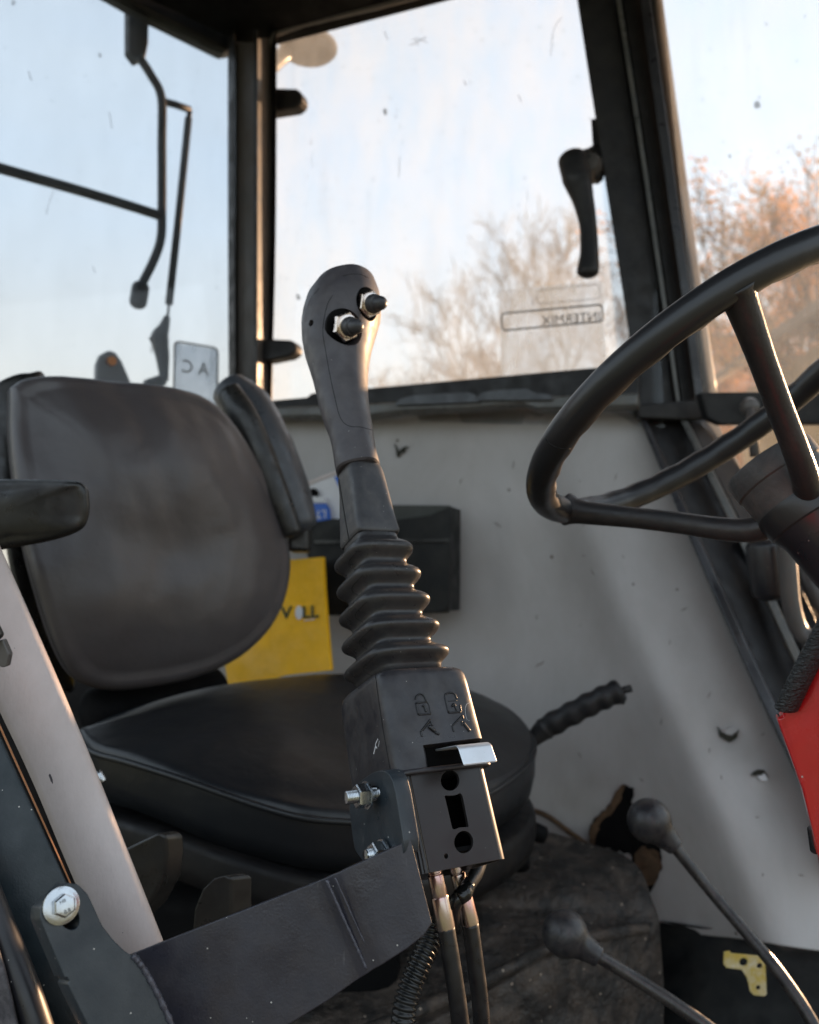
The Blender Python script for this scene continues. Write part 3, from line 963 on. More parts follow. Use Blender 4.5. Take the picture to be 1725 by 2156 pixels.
# rear window lever frame, strut, boot (outside linkage)
rl = lambda u, v, off=-0.05: R(u, v, off)
tube('lever_frame', catmull([rl(292, 118), rl(318, 158), rl(340, 205), rl(341, 300), rl(341, 440), rl(339, 500), rl(325, 545), rl(298, 600)], 6), 0.0098, M_FRAME, rear_window)
tube('cross_bar', catmull([rl(-250, 280), rl(0, 354), rl(170, 402), rl(325, 450), rl(340, 460)], 4), 0.0105, M_FRAME, rear_window)
tube('link_arm', [rl(340, 212), rl(372, 221), rl(400, 231)], 0.008, M_FRAME, rear_window)
rounded_tube('lever_knob', [rl(296, 606), rl(291, 636)], 0.0185, M_FRAME, rear_window, cap_len=0.8)
slab('lever_mount', [rl(272, 0), rl(315, 0), rl(314, 90), rl(308, 120), rl(290, 128), rl(272, 105)], -rn_ * 0.03, M_FRAME, rear_window, 0.005)
tube('gas_strut', [rl(400, 232), rl(397, 250)], 0.006, M_FRAME, rear_window)
st = tube('strut_cylinder', [rl(397, 250), rl(377, 450), rl(356, 640)], 0.0085, M_FRAME, rear_window)
tube('strut_rod', [rl(356, 638), rl(353, 670)], 0.003, M_ROD, rear_window)
rounded_tube('strut_boot', catmull([rl(352, 668), rl(345, 690), rl(336, 712), rl(342, 750), rl(346, 800)], 4), lerp_list([.007, .012, .02, .015, .009], 16), M_FRAME, rear_window)
slab('boot_tab', [rl(350, 680), rl(312, 712), rl(325, 735), rl(352, 730)], rn_ * 0.01, M_FRAME2, rear_window, 0.002)
# triangular lug behind the seat
lug = slab('rear_lug', [rl(194, 860), rl(197, 770), rl(205, 750), rl(222, 741), rl(236, 745), rl(250, 765), rl(290, 860)], rn_ * 0.02, M_FRAME2, tractor, 0.005)
lathe('lug_bolt', rl(232, 762, -0.03), rn_, [(0, .001), (0, .010), (.012, .010), (.012, .001)], M_RUST_SUNRIM, lug, sides=6)
slab('rear_bracket', [rl(300, 802), rl(330, 792), rl(345, 812), rl(300, 830)], rn_ * .02, M_FRAME, tractor, .003)

# round work lamp under the roof outside the side window
lamp = thing('work_lamp', 'cracked translucent work lamp hanging outside the upper corner of the side window', 'lamp', tuple(W(655, 110, -0.15)))
M_LENS = surf('smoky_lamp_lens', (0.020, 0.021, 0.024), 0.5, spec=0.2, dust=(0.05, 0.04, 0.03), dust_amt=0.5, dust_scale=25)
lc = W(650, 60, -0.16)
lathe('lens', lc, -ZV, [(-.02, .001), (-.02, .045), (.02, .050), (.046, .068), (.060, .068), (.070, .050), (.076, .02), (.078, .001)], M_LENS, lamp)
lathe('lens_rim', lc, -ZV, [(.044, .069), (.046, .073), (.054, .073), (.056, .069)], M_FRAME2, lamp)
rounded_tube('socket', [W(570, 140, -.10), W(585, 125, -.12), W(605, 110, -.14)], 0.020, M_FRAME2, lamp)

# --- front pillar: parallel folded sections
def band(name, l, r, d, th, mat, bev=0.003, crown=0.0, across=1):
    """l, r: lists of u at v = -30,300,640,865"""
    vs = (-30, 300, 640, 870)
    strip(name, [(u, v, dd) for u, v, dd in zip(l, vs, d)], [(u, v, dd) for u, v, dd in zip(r, vs, d)], th, mat, tractor, bev, crown=crown, across=across)
D0 = (1.66, 1.66, 1.64, 1.62)
band('front_pillar', (1211, 1262, 1315, 1346), (1290, 1342, 1392, 1425), D0, 0.06, M_FRAME, 0.004)
band('pillar_seal', (1293, 1345, 1395, 1428), (1303, 1354, 1404, 1436), (1.64, 1.64, 1.62, 1.60), 0.02, M_LEDGE, 0.002)
band('pillar_channel', (1306, 1357, 1407, 1439), (1346, 1392, 1440, 1470), (1.665, 1.665, 1.645, 1.625), 0.03, M_FRAME, 0.003)
band('pillar_flange', (1344, 1390, 1438, 1468), (1366, 1412, 1458, 1488), (1.63, 1.63, 1.61, 1.59), 0.03, M_SEALT, 0.003)
band('pillar_back', (1225, 1276, 1330, 1360), (1378, 1424, 1470, 1494), (1.70, 1.70, 1.68, 1.66), 0.02, M_FRAME, 0.0)
rr_ = [P(u, v, d) for u, v, d in ((1378, -30, 1.66), (1422, 300, 1.66), (1469, 640, 1.64), (1496, 830, 1.63))]
tube('pillar_edge', catmull(rr_, 6), 0.0125, M_FRAME2, tractor)
# lower pillar leaning forward and down
def band2(name, l, r, dl, dr, th, mat, bev=0.003):
    strip(name, [(u, v, dd) for (u, v), dd in zip(l, dl)], [(u, v, dd) for (u, v), dd in zip(r, dr)], th, mat, tractor, bev)
band2('lower_pillar', [(1344, 862), (1455, 1130), (1600, 1450), (1800, 1850)], [(1425, 862), (1552, 1130), (1690, 1430), (1860, 1800)], (1.63, 1.50, 1.38, 1.22), (1.64, 1.52, 1.40, 1.24), 0.05, M_FRAME, 0.004)
band2('lower_seal', [(1337, 858), (1446, 1120), (1590, 1450), (1790, 1860)], [(1354, 862), (1470, 1120), (1620, 1450), (1815, 1850)], (1.61, 1.48, 1.35, 1.19), (1.61, 1.48, 1.35, 1.19), 0.03, M_SEALT, 0.006)
band2('lower_channel', [(1425, 868), (1552, 1130), (1690, 1430), (1860, 1800)], [(1440, 868), (1572, 1130), (1706, 1420), (1880, 1790)], (1.60, 1.48, 1.36, 1.20), (1.60, 1.48, 1.36, 1.20), 0.02, M_LEDGE, 0.003)
band2('lower_flange', [(1440, 868), (1580, 1140), (1712, 1420), (1880, 1790)], [(1500, 868), (1640, 1140), (1730, 1330), (1900, 1700)], (1.62, 1.5, 1.38, 1.22), (1.64, 1.52, 1.40, 1.24), 0.02, M_FRAME, 0.003)
band2('lower_back', [(1350, 862), (1462, 1130), (1610, 1450), (1810, 1850)], [(1500, 868), (1640, 1140), (1740, 1330), (1910, 1700)], (1.67, 1.56, 1.43, 1.28), (1.68, 1.57, 1.45, 1.29), 0.02, M_FRAME, 0.0)
# cross bar at the bottom of the windscreen
slab('screen_bar', [P(1475, 826, 1.52), P(1900, 822, 1.35), P(1900, 892, 1.35), P(1520, 893, 1.50), P(1490, 880, 1.52)], FWD * 0.03, M_FRAME, tractor, 0.003)
# distant wing strut pieces seen through the lower opening
tube('door_stay', catmull([P(1655, 1140, 1.30), P(1660, 1200, 1.30), P(1668, 1280, 1.30), P(1690, 1335, 1.30), P(1740, 1350, 1.28)], 5), 0.0135, M_FRAME2, tractor)
rounded_tube('door_grommet', [P(1612, 1150, 1.36), P(1618, 1200, 1.36), P(1625, 1245, 1.36)], 0.030, M_SEALT, tractor)
tube('lower_door_edge', [P(1672, 1160, 1.45), P(1725, 1262, 1.42), P(1860, 1500, 1.35)], 0.015, M_FRAME2, tractor)
slab('footwell_panel', [P(1560, 1130, 1.50), P(1680, 1160, 1.50), P(1730, 1270, 1.50), P(1900, 1600, 1.42), P(1900, 2300, 1.3), P(1640, 1560, 1.46)], FWD * 0.03, M_FRAME, tractor)
tube('wiper_arm', [P(1580, 860, 1.42), P(1590, 960, 1.40)], 0.008, M_FRAME2, tractor)
lathe('bar_knob', P(1580, 856, 1.44), cv(0, 0, -1), [(-.01, .001), (-.01, .014), (.0, .016), (.01, .012), (.014, .001)], M_FRAME2, tractor)

slab('pillar_joint', [P(1338, 852, 1.585), P(1505, 838, 1.585), P(1512, 880, 1.585), P(1440, 884, 1.585), P(1346, 880, 1.585)], FWD * 0.03, M_FRAME, tractor, 0.004)
# --- window sill and ledge
slab('window_sill', [W(560, 851, 0.0), W(660, 842, 0.0), W(668, 834, 0), W(1250, 782, 0.0), W(1350, 778, 0), W(1350, 845, 0), W(560, 872, 0)], wn_ * 0.03, M_FRAME, tractor, 0.004)
led = slab('ledge', [W(560, 866, .03), W(700, 862, .03), W(1000, 850, 0.03), W(1350, 838, .03), W(1348, 866, .03), W(1140, 872, .03), W(1110, 862, .03), W(1000, 870, 0.03), W(860, 876, .03), W(800, 884, .03), W(560, 888, .03)], wn_ * 0.045, M_LEDGE, tractor, 0.006)
for pts in ([(830, 853), (842, 839), (870, 832), (985, 825), (1002, 831), (1012, 846)], [(1000, 843), (1012, 828), (1040, 821), (1110, 818), (1128, 828), (1158, 830), (1166, 841)]):
    slab('tray_lid', [W(u, v, .085) for u, v in rnd(pts, 6, 4)], -wn_ * 0.05, M_ARMPAD, led, 0.004)
# --- grey lining board
rows = [
 [(400, 850, 1.925), (800, 848, 1.82), (1050, 840, 1.74), (1150, 835, 1.705), (1205, 835, 1.68), (1275, 832, 1.665), (1342, 840, 1.645)],
 [(400, 1000, 1.915), (800, 1000, 1.80), (1040, 1000, 1.72), (1140, 990, 1.68), (1195, 990, 1.63), (1290, 990, 1.61), (1400, 995, 1.59)],
 [(400, 1130, 1.91), (800, 1130, 1.80), (1040, 1130, 1.71), (1180, 1115, 1.65), (1238, 1110, 1.575), (1340, 1120, 1.56), (1462, 1130, 1.545)],
 [(400, 1330, 1.90), (800, 1330, 1.79), (1050, 1330, 1.70), (1255, 1315, 1.585), (1322, 1310, 1.49), (1430, 1320, 1.48), (1550, 1330, 1.475)],
 [(400, 1500, 1.89), (800, 1500, 1.76), (1070, 1500, 1.66), (1330, 1485, 1.51), (1400, 1480, 1.41), (1505, 1490, 1.405), (1630, 1500, 1.405)],
 [(400, 1700, 1.87), (800, 1700, 1.72), (1120, 1700, 1.61), (1415, 1685, 1.43), (1488, 1680, 1.325), (1595, 1690, 1.325), (1730, 1700, 1.33)],
 [(600, 1850, 1.80), (900, 1850, 1.69), (1200, 1860, 1.56), (1490, 1850, 1.37), (1562, 1850, 1.265), (1680, 1850, 1.265), (1800, 1850, 1.27)],
 [(650, 1960, 1.78), (950, 1960, 1.67), (1370, 1962, 1.46), (1540, 1975, 1.325), (1610, 1985, 1.225), (1720, 2005, 1.22), (1850, 2010, 1.23)],
]
V, Fc = [], []
nc = len(rows[0])
for r in rows:
    for (u, v, d) in r: V.append(P(u, v, d))
for i in range(len(rows) - 1):
    for j in range(nc - 1):
        a = i * nc + j
        Fc.append((a, a + 1, a + nc + 1, a + nc))
board = mesh_from('lining_board', V, Fc, M_BOARD, tractor)
subd(board, 5)
bake(board)
# small dents and puckers
for v in board.data.vertices:
    q = v.co
    rel = q - EYE
    dd = rel.dot(FWD); pu = 862.5 + rel.dot(RGT) / dd * F; pv = 1078 - rel.dot(UPC) / dd * F
    k = 0.006 * noise.noise(q * 3.5) + 0.0018 * noise.noise(q * 13)
    for (au, av, ar, ah) in ((1538, 1540, 26, -.010), (1604, 1632, 24, .008), (847, 945, 22, -.006), (1480, 1945, 14, -.005), (1115, 885, 12, .004), (1110, 1720, 60, .008), (1420, 1880, 50, -.012)):
        k += ah * math.exp(-((pu - au) ** 2 + (pv - av) ** 2) / (2 * ar * ar))
    # the lining is slack and puckered round the tear
    w = math.exp(-((pu - 1300) ** 2 + (pv - 1760) ** 2) / (2 * 95 * 95))
    k += w * 0.012 * noise.noise(q * 20)
    v.co = q - FWD * k
sm = board.modifiers.new('thick', 'SOLIDIFY'); sm.thickness = 0.004; sm.offset = 1
# tears in the lining
bpy.context.view_layer.update()
bmb = bmesh.new(); bmb.from_mesh(board.data); btree = BVHTree.FromBMesh(bmb); bmb.free()
def on_board(u, v, lift):
    r_ = ray(u, v)
    h = btree.ray_cast(EYE, r_.normalized())
    q = h[0] if h[0] is not None else P(u, v, 1.45)
    return q - r_.normalized() * (lift + 0.005)
def tear(pts, d, mat, name, par, th=0.002):
    rg = random.Random(len(pts) * 7 + int(d * 1000))
    out = []
    for i in range(len(pts)):
        a, b = Vector(pts[i]), Vector(pts[(i + 1) % len(pts)])
        L = (b - a).length
        m = max(1, int(L / 7))
        am = min(2.6, L * 0.12)
        for k in range(m):
            q = a.lerp(b, k / m)
            out.append((q.x + rg.uniform(-am, am), q.y + rg.uniform(-am, am)))
    pts = out
    return slab(name, [on_board(u, v, d) for u, v in pts], cv(0, 0, 1) * th, mat, par)
hole = tear([(1240, 1780), (1246, 1735), (1270, 1712), (1290, 1690), (1296, 1672), (1315, 1655), (1335, 1662), (1330, 1690), (1345, 1700), (1360, 1740), (1392, 1790), (1395, 1830), (1375, 1870), (1362, 1900), (1345, 1860), (1330, 1800), (1290, 1790)], .0015, M_BLACK, 'torn_hole', board, .006)
tear([(1240, 1782), (1243, 1740), (1262, 1716), (1285, 1695), (1300, 1664), (1318, 1650), (1306, 1690), (1290, 1712), (1264, 1732), (1252, 1780)], .0035, M_FOAM, 'foam_edge', board)
tear([(1335, 1800), (1350, 1782), (1388, 1796), (1394, 1825), (1378, 1862), (1358, 1868), (1342, 1850)], .0045, M_FOAM, 'foam_edge', board)
for pts, d in (([(1510, 1530), (1525, 1545), (1545, 1548), (1558, 1535), (1552, 1552), (1535, 1562), (1520, 1555)], .001),
               ([(1583, 1632), (1595, 1620), (1612, 1622), (1622, 1638), (1608, 1630), (1595, 1634)], .001),
               ([(833, 930), (840, 950), (855, 938), (860, 940), (842, 962), (835, 962)], .001)):
    tear(pts, d, M_DARKSPOT, 'small_tear', board)
tear([(1597, 1636), (1612, 1630), (1618, 1642), (1604, 1645)], .003, M_WHITE, 'loose_flap', board)
tear([(1522, 1540), (1548, 1530), (1556, 1538), (1540, 1548)], .003, M_BOARD, 'loose_flap', board)
M_GRIME = surf('lining_scuff', (0.20, 0.175, 0.155), 0.8)
rgs = random.Random(99)
for k in range(26):
    u = rgs.uniform(960, 1620); v = rgs.uniform(900, 1900)
    if u > 1180 + (v - 870) * 0.48: continue
    a = rgs.uniform(0, 6.28); L = rgs.uniform(4, 22)
    pts = [on_board(u + math.cos(a) * L * t, v + math.sin(a) * L * t + rgs.uniform(-2, 2), -0.0042) for t in (0, .35, .7, 1)]
    tube('scuff', catmull(pts, 3), [0.0003 + 0.0007 * math.sin(math.pi * i / 9) for i in range(10)], M_GRIME, board, 5)
for k in range(10):
    v = 980 + k * 95 + rgs.uniform(-20, 20); u = 1180 + (v - 870) * 0.47 + rgs.uniform(-30, 120)
    a = rgs.uniform(0, 6.28); L = rgs.uniform(4, 16)
    if u > 1700: continue
    pts = [on_board(u + math.cos(a) * L * t, v + math.sin(a) * L * t, -0.0042) for t in (0, .35, .7, 1)]
    tube('scuff', catmull(pts, 3), [0.0003 + 0.0006 * math.sin(math.pi * i / 9) for i in range(10)], M_GRIME, board, 5)
tube('board_seam', catmull([on_board(1060, 1695, 0), on_board(1140, 1712, 0), on_board(1200, 1752, 0), on_board(1242, 1782, 0)], 5), 0.0045, M_FOAM, board)

# lower dark panel and floor
slab('lower_panel', [P(1340, 1935, 1.46), P(1480, 1962, 1.37), P(1620, 1985, 1.25), P(1650, 1998, 1.25), P(1900, 2006, 1.25), P(1900, 2700, 1.05), P(1200, 2700, 1.30)], FWD * 0.02, M_POCKET, tractor, 0.004)
floorz = P(1330, 1960, 1.45).z - 0.22
box('floor', (0.0, 1.0, floorz), (2.6, 2.3, 0.04), M_MAT, tractor)
box('rear_wall', (-0.9, 1.55, CAMZ - 0.62), (0.04, 1.1, 1.3), M_FRAME, tractor, rot=Matrix.Rotation(math.radians(-52), 3, 'Z'))
# rubber covered hump
hv = [(430, 1985, 1.20), (700, 1835, 1.33), (1000, 1730, 1.48), (1250, 1775, 1.44), (1338, 1815, 1.36), (1372, 1880, 1.30), (1375, 1950, 1.26),
      (1180, 2010, 1.14), (900, 2160, 1.03), (500, 2350, 0.92)]
O = catmull([P(*p) for p in hv] + [P(*hv[0])], 6)[:-1]
Cc = P(950, 1930, 1.24)
rings = []
for i in range(1, 15):
    s = i / 14
    rings.append([Cc + (q - Cc) * s * 0.985 + ZV * (0.015 * (1 - s ** 2) + 0.005 * noise.noise((Cc + (q - Cc) * s) * 9)) for q in O])
for k in range(1, 9):
    a = math.pi / 2 * k / 8
    rings.append([Cc + (q - Cc) * (0.985 + 0.015 * math.sin(a)) + ZV * (-0.014 * (1 - math.cos(a)) + 0.004 * noise.noise(q * 9)) for q in O])
for k in (0.1, 0.2, 0.3, 0.45):
    rings.append([q - ZV * k + (q - Cc) * 0.03 * k + Vector((0.012 * noise.noise(q * 6 + Vector((0, 0, k * 9))), 0, 0)) for q in O])
VV = [Cc + ZV * 0.015]; FF = []
for r in rings: VV += r
m_ = len(O)
for j in range(m_): FF.append((0, 1 + j, 1 + (j + 1) % m_))
for i in range(len(rings) - 1):
    for j in range(m_):
        a, b = 1 + i * m_ + j, 1 + i * m_ + (j + 1) % m_
        FF.append((a, b, b + m_, a + m_))
hump = mesh_from('floor_hump', VV, FF, M_MAT, tractor)
tube('hump_ridge', catmull([P(700, 2200, 0.96), P(900, 2120, 1.02), P(1060, 2045, 1.08), P(1170, 1990, 1.13), P(1290, 1965, 1.2), P(1360, 1955, 1.25)], 6), 0.008, M_MAT, tractor)

# red side panel with grained rubber edging
red = slab('red_panel', [P(1648, 1508, .56), P(1665, 1465, .56), P(1800, 1210, .50), P(2300, 1100, .42), P(2300, 2300, .42), P(1745, 1900, .50), P(1725, 1800, .52), P(1690, 1662, .54), P(1636, 1512, .56)], cv(0.3, 0, 1) * 0.012, M_RED, tractor, 0.003)
ep = [P(1657, 1490, .552), P(1690, 1420, .54), P(1735, 1335, .53), P(1800, 1215, .50)]
rounded_tube('rubber_edging', catmull(ep, 8), 0.0088, M_EDGE, red, 16, 0.55, ref=cv(1, .45, 0).normalized(), cap_len=0.25)
rounded_tube('panel_latch', [P(1716, 1745, .60), P(1722, 1790, .60)], 0.005, M_SEALT, red)

# foreground door frame, seal and padded trim (left)
tr = strip('padded_trim', [(-330, 860, .78), (0, 1500, .70), (150, 1840, .66), (330, 2260, .62)], [(-170, 770, .80), (0, 1147, .76), (172, 1545, .70), (400, 2120, .63)], 0.035, M_TRIM, tractor, 0.008, n=8, across=6, crown=0.006)
strip('door_frame', [(-420, 1100, .66), (-160, 1700, .60), (-30, 2050, .575), (60, 2330, .56)], [(-220, 1050, .68), (2, 1548, .635), (142, 1858, .60), (330, 2300, .565)], 0.03, M_DOORM, tractor, 0.003, n=8)
strip('frame_edge_sun_rim', [(-218, 1046, .682), (3, 1542, .637), (143, 1852, .602), (331, 2290, .567)], [(-215, 1040, .684), (8, 1542, .639), (147, 1852, .604), (335, 2290, .569)], 0.01, M_RUST_SUNRIM, tractor, 0.0005, n=8)  # orange strip: rim light of the low sun put into the colour
tube('door_seal', catmull([P(-120, 1640, .59), P(-20, 1900, .565), P(55, 2090, .548), P(120, 2290, .535)], 8), 0.0092, M_SEALT, tractor, ref=None, n=20)
strip('sill_panel', [(-220, 1800, .56), (-120, 2000, .545), (-60, 2300, .53)], [(-60, 1850, .55), (10, 2030, .54), (70, 2300, .52)], 0.02, M_DUSTY, tractor, 0.004)
# rub mark on the trim
surf_pts = [(103, 1628), (108, 1640), (111, 1652), (113, 1662)]
tb = surf_line(tr, surf_pts, [0.0006, 0.0013, 0.0017, 0.0018, 0.0018, 0.0018, 0.0018, 0.0018, 0.0018, 0.0018, 0.0018, 0.0018, 0.0016, 0.0016, 0.0015, 0.0014, 0.0013, 0.0012, 0.001, 0.0009, 0.0008, 0.0007, 0.0006, 0.0005, 0.0004], M_STAIN, 'rub_mark', tr, lift=-0.0013)
# knob and tag at the left picture edge
knob = thing('door_catch', 'dark rounded door catch with a brown peg in front of the pale padded trim', 'door catch', tuple(P(-10, 1340, .52)))
rounded_tube('catch_knob', [P(-30, 1310, .53), P(-14, 1342, .53)], 0.0065, M_ARMREST, knob)
slab('catch_peg', [P(-12, 1352, .535), P(5, 1346, .535), P(19, 1378, .535), P(14, 1404, .535), P(4, 1406, .535), P(-10, 1400, .535)], FWD * 0.006, M_FRAME2, knob, 0.001)

# ================================================================= DRIVER'S SEAT
seat = thing('driver_seat', 'worn black vinyl tractor seat with rounded backrest and two armrests', 'seat', tuple(P(600, 1900, 1.2)))
bo = [(28, 808, 1.10), (60, 790, 1.11), (130, 786, 1.13), (260, 796, 1.19), (380, 812, 1.25), (440, 832, 1.28), (495, 880, 1.30), (550, 965, 1.33), (592, 1050, 1.35), (616, 1130, 1.35), (620, 1210, 1.34),
      (600, 1285, 1.32), (560, 1345, 1.29), (500, 1395, 1.25), (420, 1428, 1.21), (320, 1450, 1.16), (235, 1455, 1.12), (170, 1432, 1.08), (125, 1360, 1.05), (85, 1240, 1.04), (55, 1120, 1.05), (38, 1000, 1.06), (28, 900, 1.08)]
bnorm = (cv(0.55, 0.10, -0.83)).normalized()
def wr(v):
    # long soft folds that fan down the back, and a hollow in the middle
    rel = v - P(330, 1100, 1.2)
    x = rel.dot(cv(0.83, 0, 0.55)); y = rel.dot(UPC)
    f = 0.0042 * noise.noise(Vector((x * 26 + y * 9, y * 5.5, 7))) * max(0.15, min(1, (y + 0.12) / 0.2)) + 0.002 * noise.noise(v * 22)
    f += 0.006 * noise.noise(Vector((x * 12, y * 4, 3)))
    f -= 0.018 * math.exp(-((x - 0.02) ** 2 / 0.012 + (y + 0.03) ** 2 / 0.0035))
    f -= 0.008 * math.exp(-((x - 0.05 - (y + .1) * .8) ** 2 / 0.010 + (y + 0.12) ** 2 / 0.010))
    return bnorm * f
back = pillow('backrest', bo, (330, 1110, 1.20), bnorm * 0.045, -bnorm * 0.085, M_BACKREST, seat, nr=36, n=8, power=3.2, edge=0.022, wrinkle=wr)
Ob = catmull([P(*p) for p in bo] + [P(*bo[0])], 8)
tube('piping', [q - (q - P(330, 1110, 1.2)).normalized() * 0.003 - bnorm * 0.028 for q in Ob], 0.0036, M_CUSHION, back, n=8)
pillow('backrest_shell', [(-40, 830, 1.14), (10, 795, 1.15), (60, 782, 1.17), (100, 800, 1.2), (100, 1000, 1.2), (110, 1300, 1.2), (160, 1440, 1.18), (120, 1440, 1.14), (40, 1250, 1.1), (0, 1050, 1.1), (-30, 930, 1.12)], (40, 1050, 1.14), bnorm * 0.01, -bnorm * 0.03, M_ARMREST, seat, edge=0.01)
# cushion
co = [(160, 1530, 1.08), (260, 1490, 1.20), (420, 1450, 1.32), (620, 1425, 1.42), (800, 1420, 1.45), (960, 1440, 1.43), (1060, 1480, 1.38), (1120, 1535, 1.30), (1122, 1585, 1.22),
      (1060, 1640, 1.12), (960, 1685, 1.03), (840, 1712, .97), (720, 1712, .94), (620, 1700, .93), (500, 1664, .94), (380, 1622, .96), (270, 1588, .99), (190, 1565, 1.03)]
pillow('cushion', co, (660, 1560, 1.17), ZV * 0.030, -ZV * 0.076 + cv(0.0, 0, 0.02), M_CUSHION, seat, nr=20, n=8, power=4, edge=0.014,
       wrinkle=lambda v: ZV * 0.006 * noise.noise(v * 7))
Oc = catmull([P(*p) for p in co] + [P(*co[0])], 8)
tube('cushion_piping', [q - (q - P(660, 1560, 1.17)).normalized() * 0.002 - ZV * 0.010 for q in Oc], 0.0038, M_CUSHION, seat, n=8)
# seat pan and suspension
so = [(u, v + 145, d) for u, v, d in co]
pillow('seat_pan', so, (660, 1700, 1.17), ZV * 0.0, -ZV * 0.05, M_PAN, seat, nr=4, n=6, edge=0.01)
rounded_tube('dark_gap_filler', [P(200, 1500, 1.20), P(330, 1480, 1.27), P(450, 1452, 1.34)], 0.035, M_BLACK, seat)  # black filler added for the dark gap between backrest and cushion
box('seat_base', P(600, 2020, 1.25), (0.34, 0.34, 0.30), M_BLACK, seat, 0.03)
rounded_tube('seat_bolt', [P(205, 1630, .95), P(214, 1645, .95)], 0.006, M_ZINC, seat)
# armrests
ar = thing_l = pillow('armrest', [(-260, 1010, .90), (-60, 1008, .88), (100, 1009, .86), (160, 1012, .85), (183, 1024, .85), (189, 1050, .85), (188, 1085, .85), (172, 1115, .85), (120, 1136, .86), (40, 1152, .87), (-60, 1166, .88), (-260, 1175, .90)],
            (0, 1080, .865), cv(0.15, 0, -1).normalized() * 0.002, (P(150, 1080, .865) - EYE).normalized() * 0.05, M_ARMREST, seat, power=6, edge=0.012)
rp_ = catmull([P(485, 822, 1.42), P(520, 862, 1.41), P(562, 945, 1.40), (P(605, 1040, 1.39)), P(632, 1105, 1.38)], 6)
rounded_tube('armrest', rp_, lerp_list([.033, .043, .045, .039, .029], 24), M_ARMPAD, seat, 24, 1.0, ref=cv(1, 0.5, 0).normalized(), cap_len=0.5)
rounded_tube('armrest_shell', catmull([P(482, 828, 1.375), P(510, 876, 1.365), P(545, 955, 1.36), P(585, 1050, 1.355), P(615, 1120, 1.35)], 6), lerp_list([.022, .026, .026, .022, .016], 24), M_ARMREST, seat, 20, 0.9, ref=cv(1, 0.5, 0).normalized(), cap_len=0.5)
box('armrest_hinge', P(632, 1125, 1.40), (0.035, 0.05, 0.06), M_ARMREST, seat, 0.008)

# ================================================================= STEERING WHEEL
sw = thing('steering_wheel', 'black steering wheel with slim spokes in front of the right front pillar', 'steering wheel', tuple(P(1503, 828, .811)))
SC = P(1503, 828, .8114)
a, b = 2.08176, 0.3963
SN = cv(math.cos(a) * math.cos(b), math.sin(a) * math.cos(b), math.sin(b)).normalized()
SR = 0.1885
st_ = SN.cross(FWD).normalized(); ss_ = SN.cross(st_)
ringp = [SC + (st_ * math.cos(2 * math.pi * k / 96) + ss_ * math.sin(2 * math.pi * k / 96)) * SR for k in range(96)]
rings = []
for k in range(96):
    p = ringp[k]; rad = (p - SC).normalized()
    row = []
    for j in range(20):
        aa = 2 * math.pi * j / 20
        # finger scallops on the inner side
        rr = 0.0140 * (1 + (0.055 * math.sin(k * 2 * math.pi * 30 / 96) if math.cos(aa) < -0.2 else 0))
        row.append(p + rad * math.cos(aa) * rr + SN * math.sin(aa) * rr)
    rings.append(row)
Vr = [v for r in rings for v in r]
Fr = []
for i in range(96):
    for j in range(20):
        Fr.append((i * 20 + j, i * 20 + (j + 1) % 20, ((i + 1) % 96) * 20 + (j + 1) % 20, ((i + 1) % 96) * 20 + j))
rim = mesh_from('rim', Vr, Fr, M_WHEEL, sw)
HUBC = SC - SN * 0.130
def on_rim(u, v):
    best = min(ringp, key=lambda p: ((lambda c: ((862.5 + c[0] / c[2] * F - u) ** 2 + (1078 - c[1] / c[2] * F - v) ** 2))(((p - EYE).dot(RGT), (p - EYE).dot(UPC), (p - EYE).dot(FWD)))))
    return best
s1 = on_rim(1560, 600); s2 = on_rim(1190, 1083)
s3d = -((s1 - SC).normalized() + (s2 - SC).normalized()).normalized()
s3 = SC + s3d * SR
for s in (s1, s2, s3):
    rad = (s - SC).normalized()
    tan = SN.cross(rad)
    e = HUBC + rad * 0.048 + SN * 0.004
    path = catmull([s - rad * 0.002, s.lerp(e, 0.12) , s.lerp(e, 0.55), e, HUBC + rad * 0.010 + SN * 0.002], 6)
    tube('spoke', path, lerp_list([0.0175, 0.0128, 0.0106, 0.0106, 0.0118, 0.0128], 24), M_SPOKE, sw, 20, 1.0, ref=tan)
# hub
lathe('hub', HUBC, SN, [(-.014, .001), (-.014, .036), (.004, .039), (.026, .0405), (.0275, .0420), (.044, .0420), (.047, .040), (.048, .001)], M_HUB, sw, 40)
lathe('hub_plate', HUBC, SN, [(-.020, .001), (-.022, .035), (-.018, .039), (-.004, .041), (.002, .040), (.006, .001)], M_WHEEL, sw, 40)
lathe('column_collar', HUBC, -SN, [(.018, .038), (.03, .034), (.10, .030), (.30, .030), (.30, .001)], M_SEALT, sw, 32)
surf_line(rim, [(1150, 925), (1160, 936), (1180, 944), (1200, 945)], 0.0007, M_SEAM, 'rim_seam', sw)

# ================================================================= JOYSTICK
joy = thing('joystick', 'black loader joystick with two switches, rubber bellows and metal base', 'joystick', tuple(P(985, 1830, .66)))
JC = P(880.8, 1621.7, .650)
JA = cv(0.86253, -0.05234, 0.50329).normalized()    # along the front face
AX = cv(-0.19939, 0.87901, 0.43312).normalized()    # joystick axis, leaning left and away
JB = cv(0.46506, 0.47393, -0.74773).normalized()    # outward normal of the front face
b0 = (EYE - JC).normalized()
rr0 = AX.cross(b0).normalized()
if rr0.dot(RGT) < 0: rr0 = -rr0
bb0 = rr0.cross(AX).normalized()
if bb0.dot(b0) < 0: bb0 = -bb0
PN = AX.cross(rr0).normalized()

def jpt(u, v):
    return hit(u, v, JC, PN)

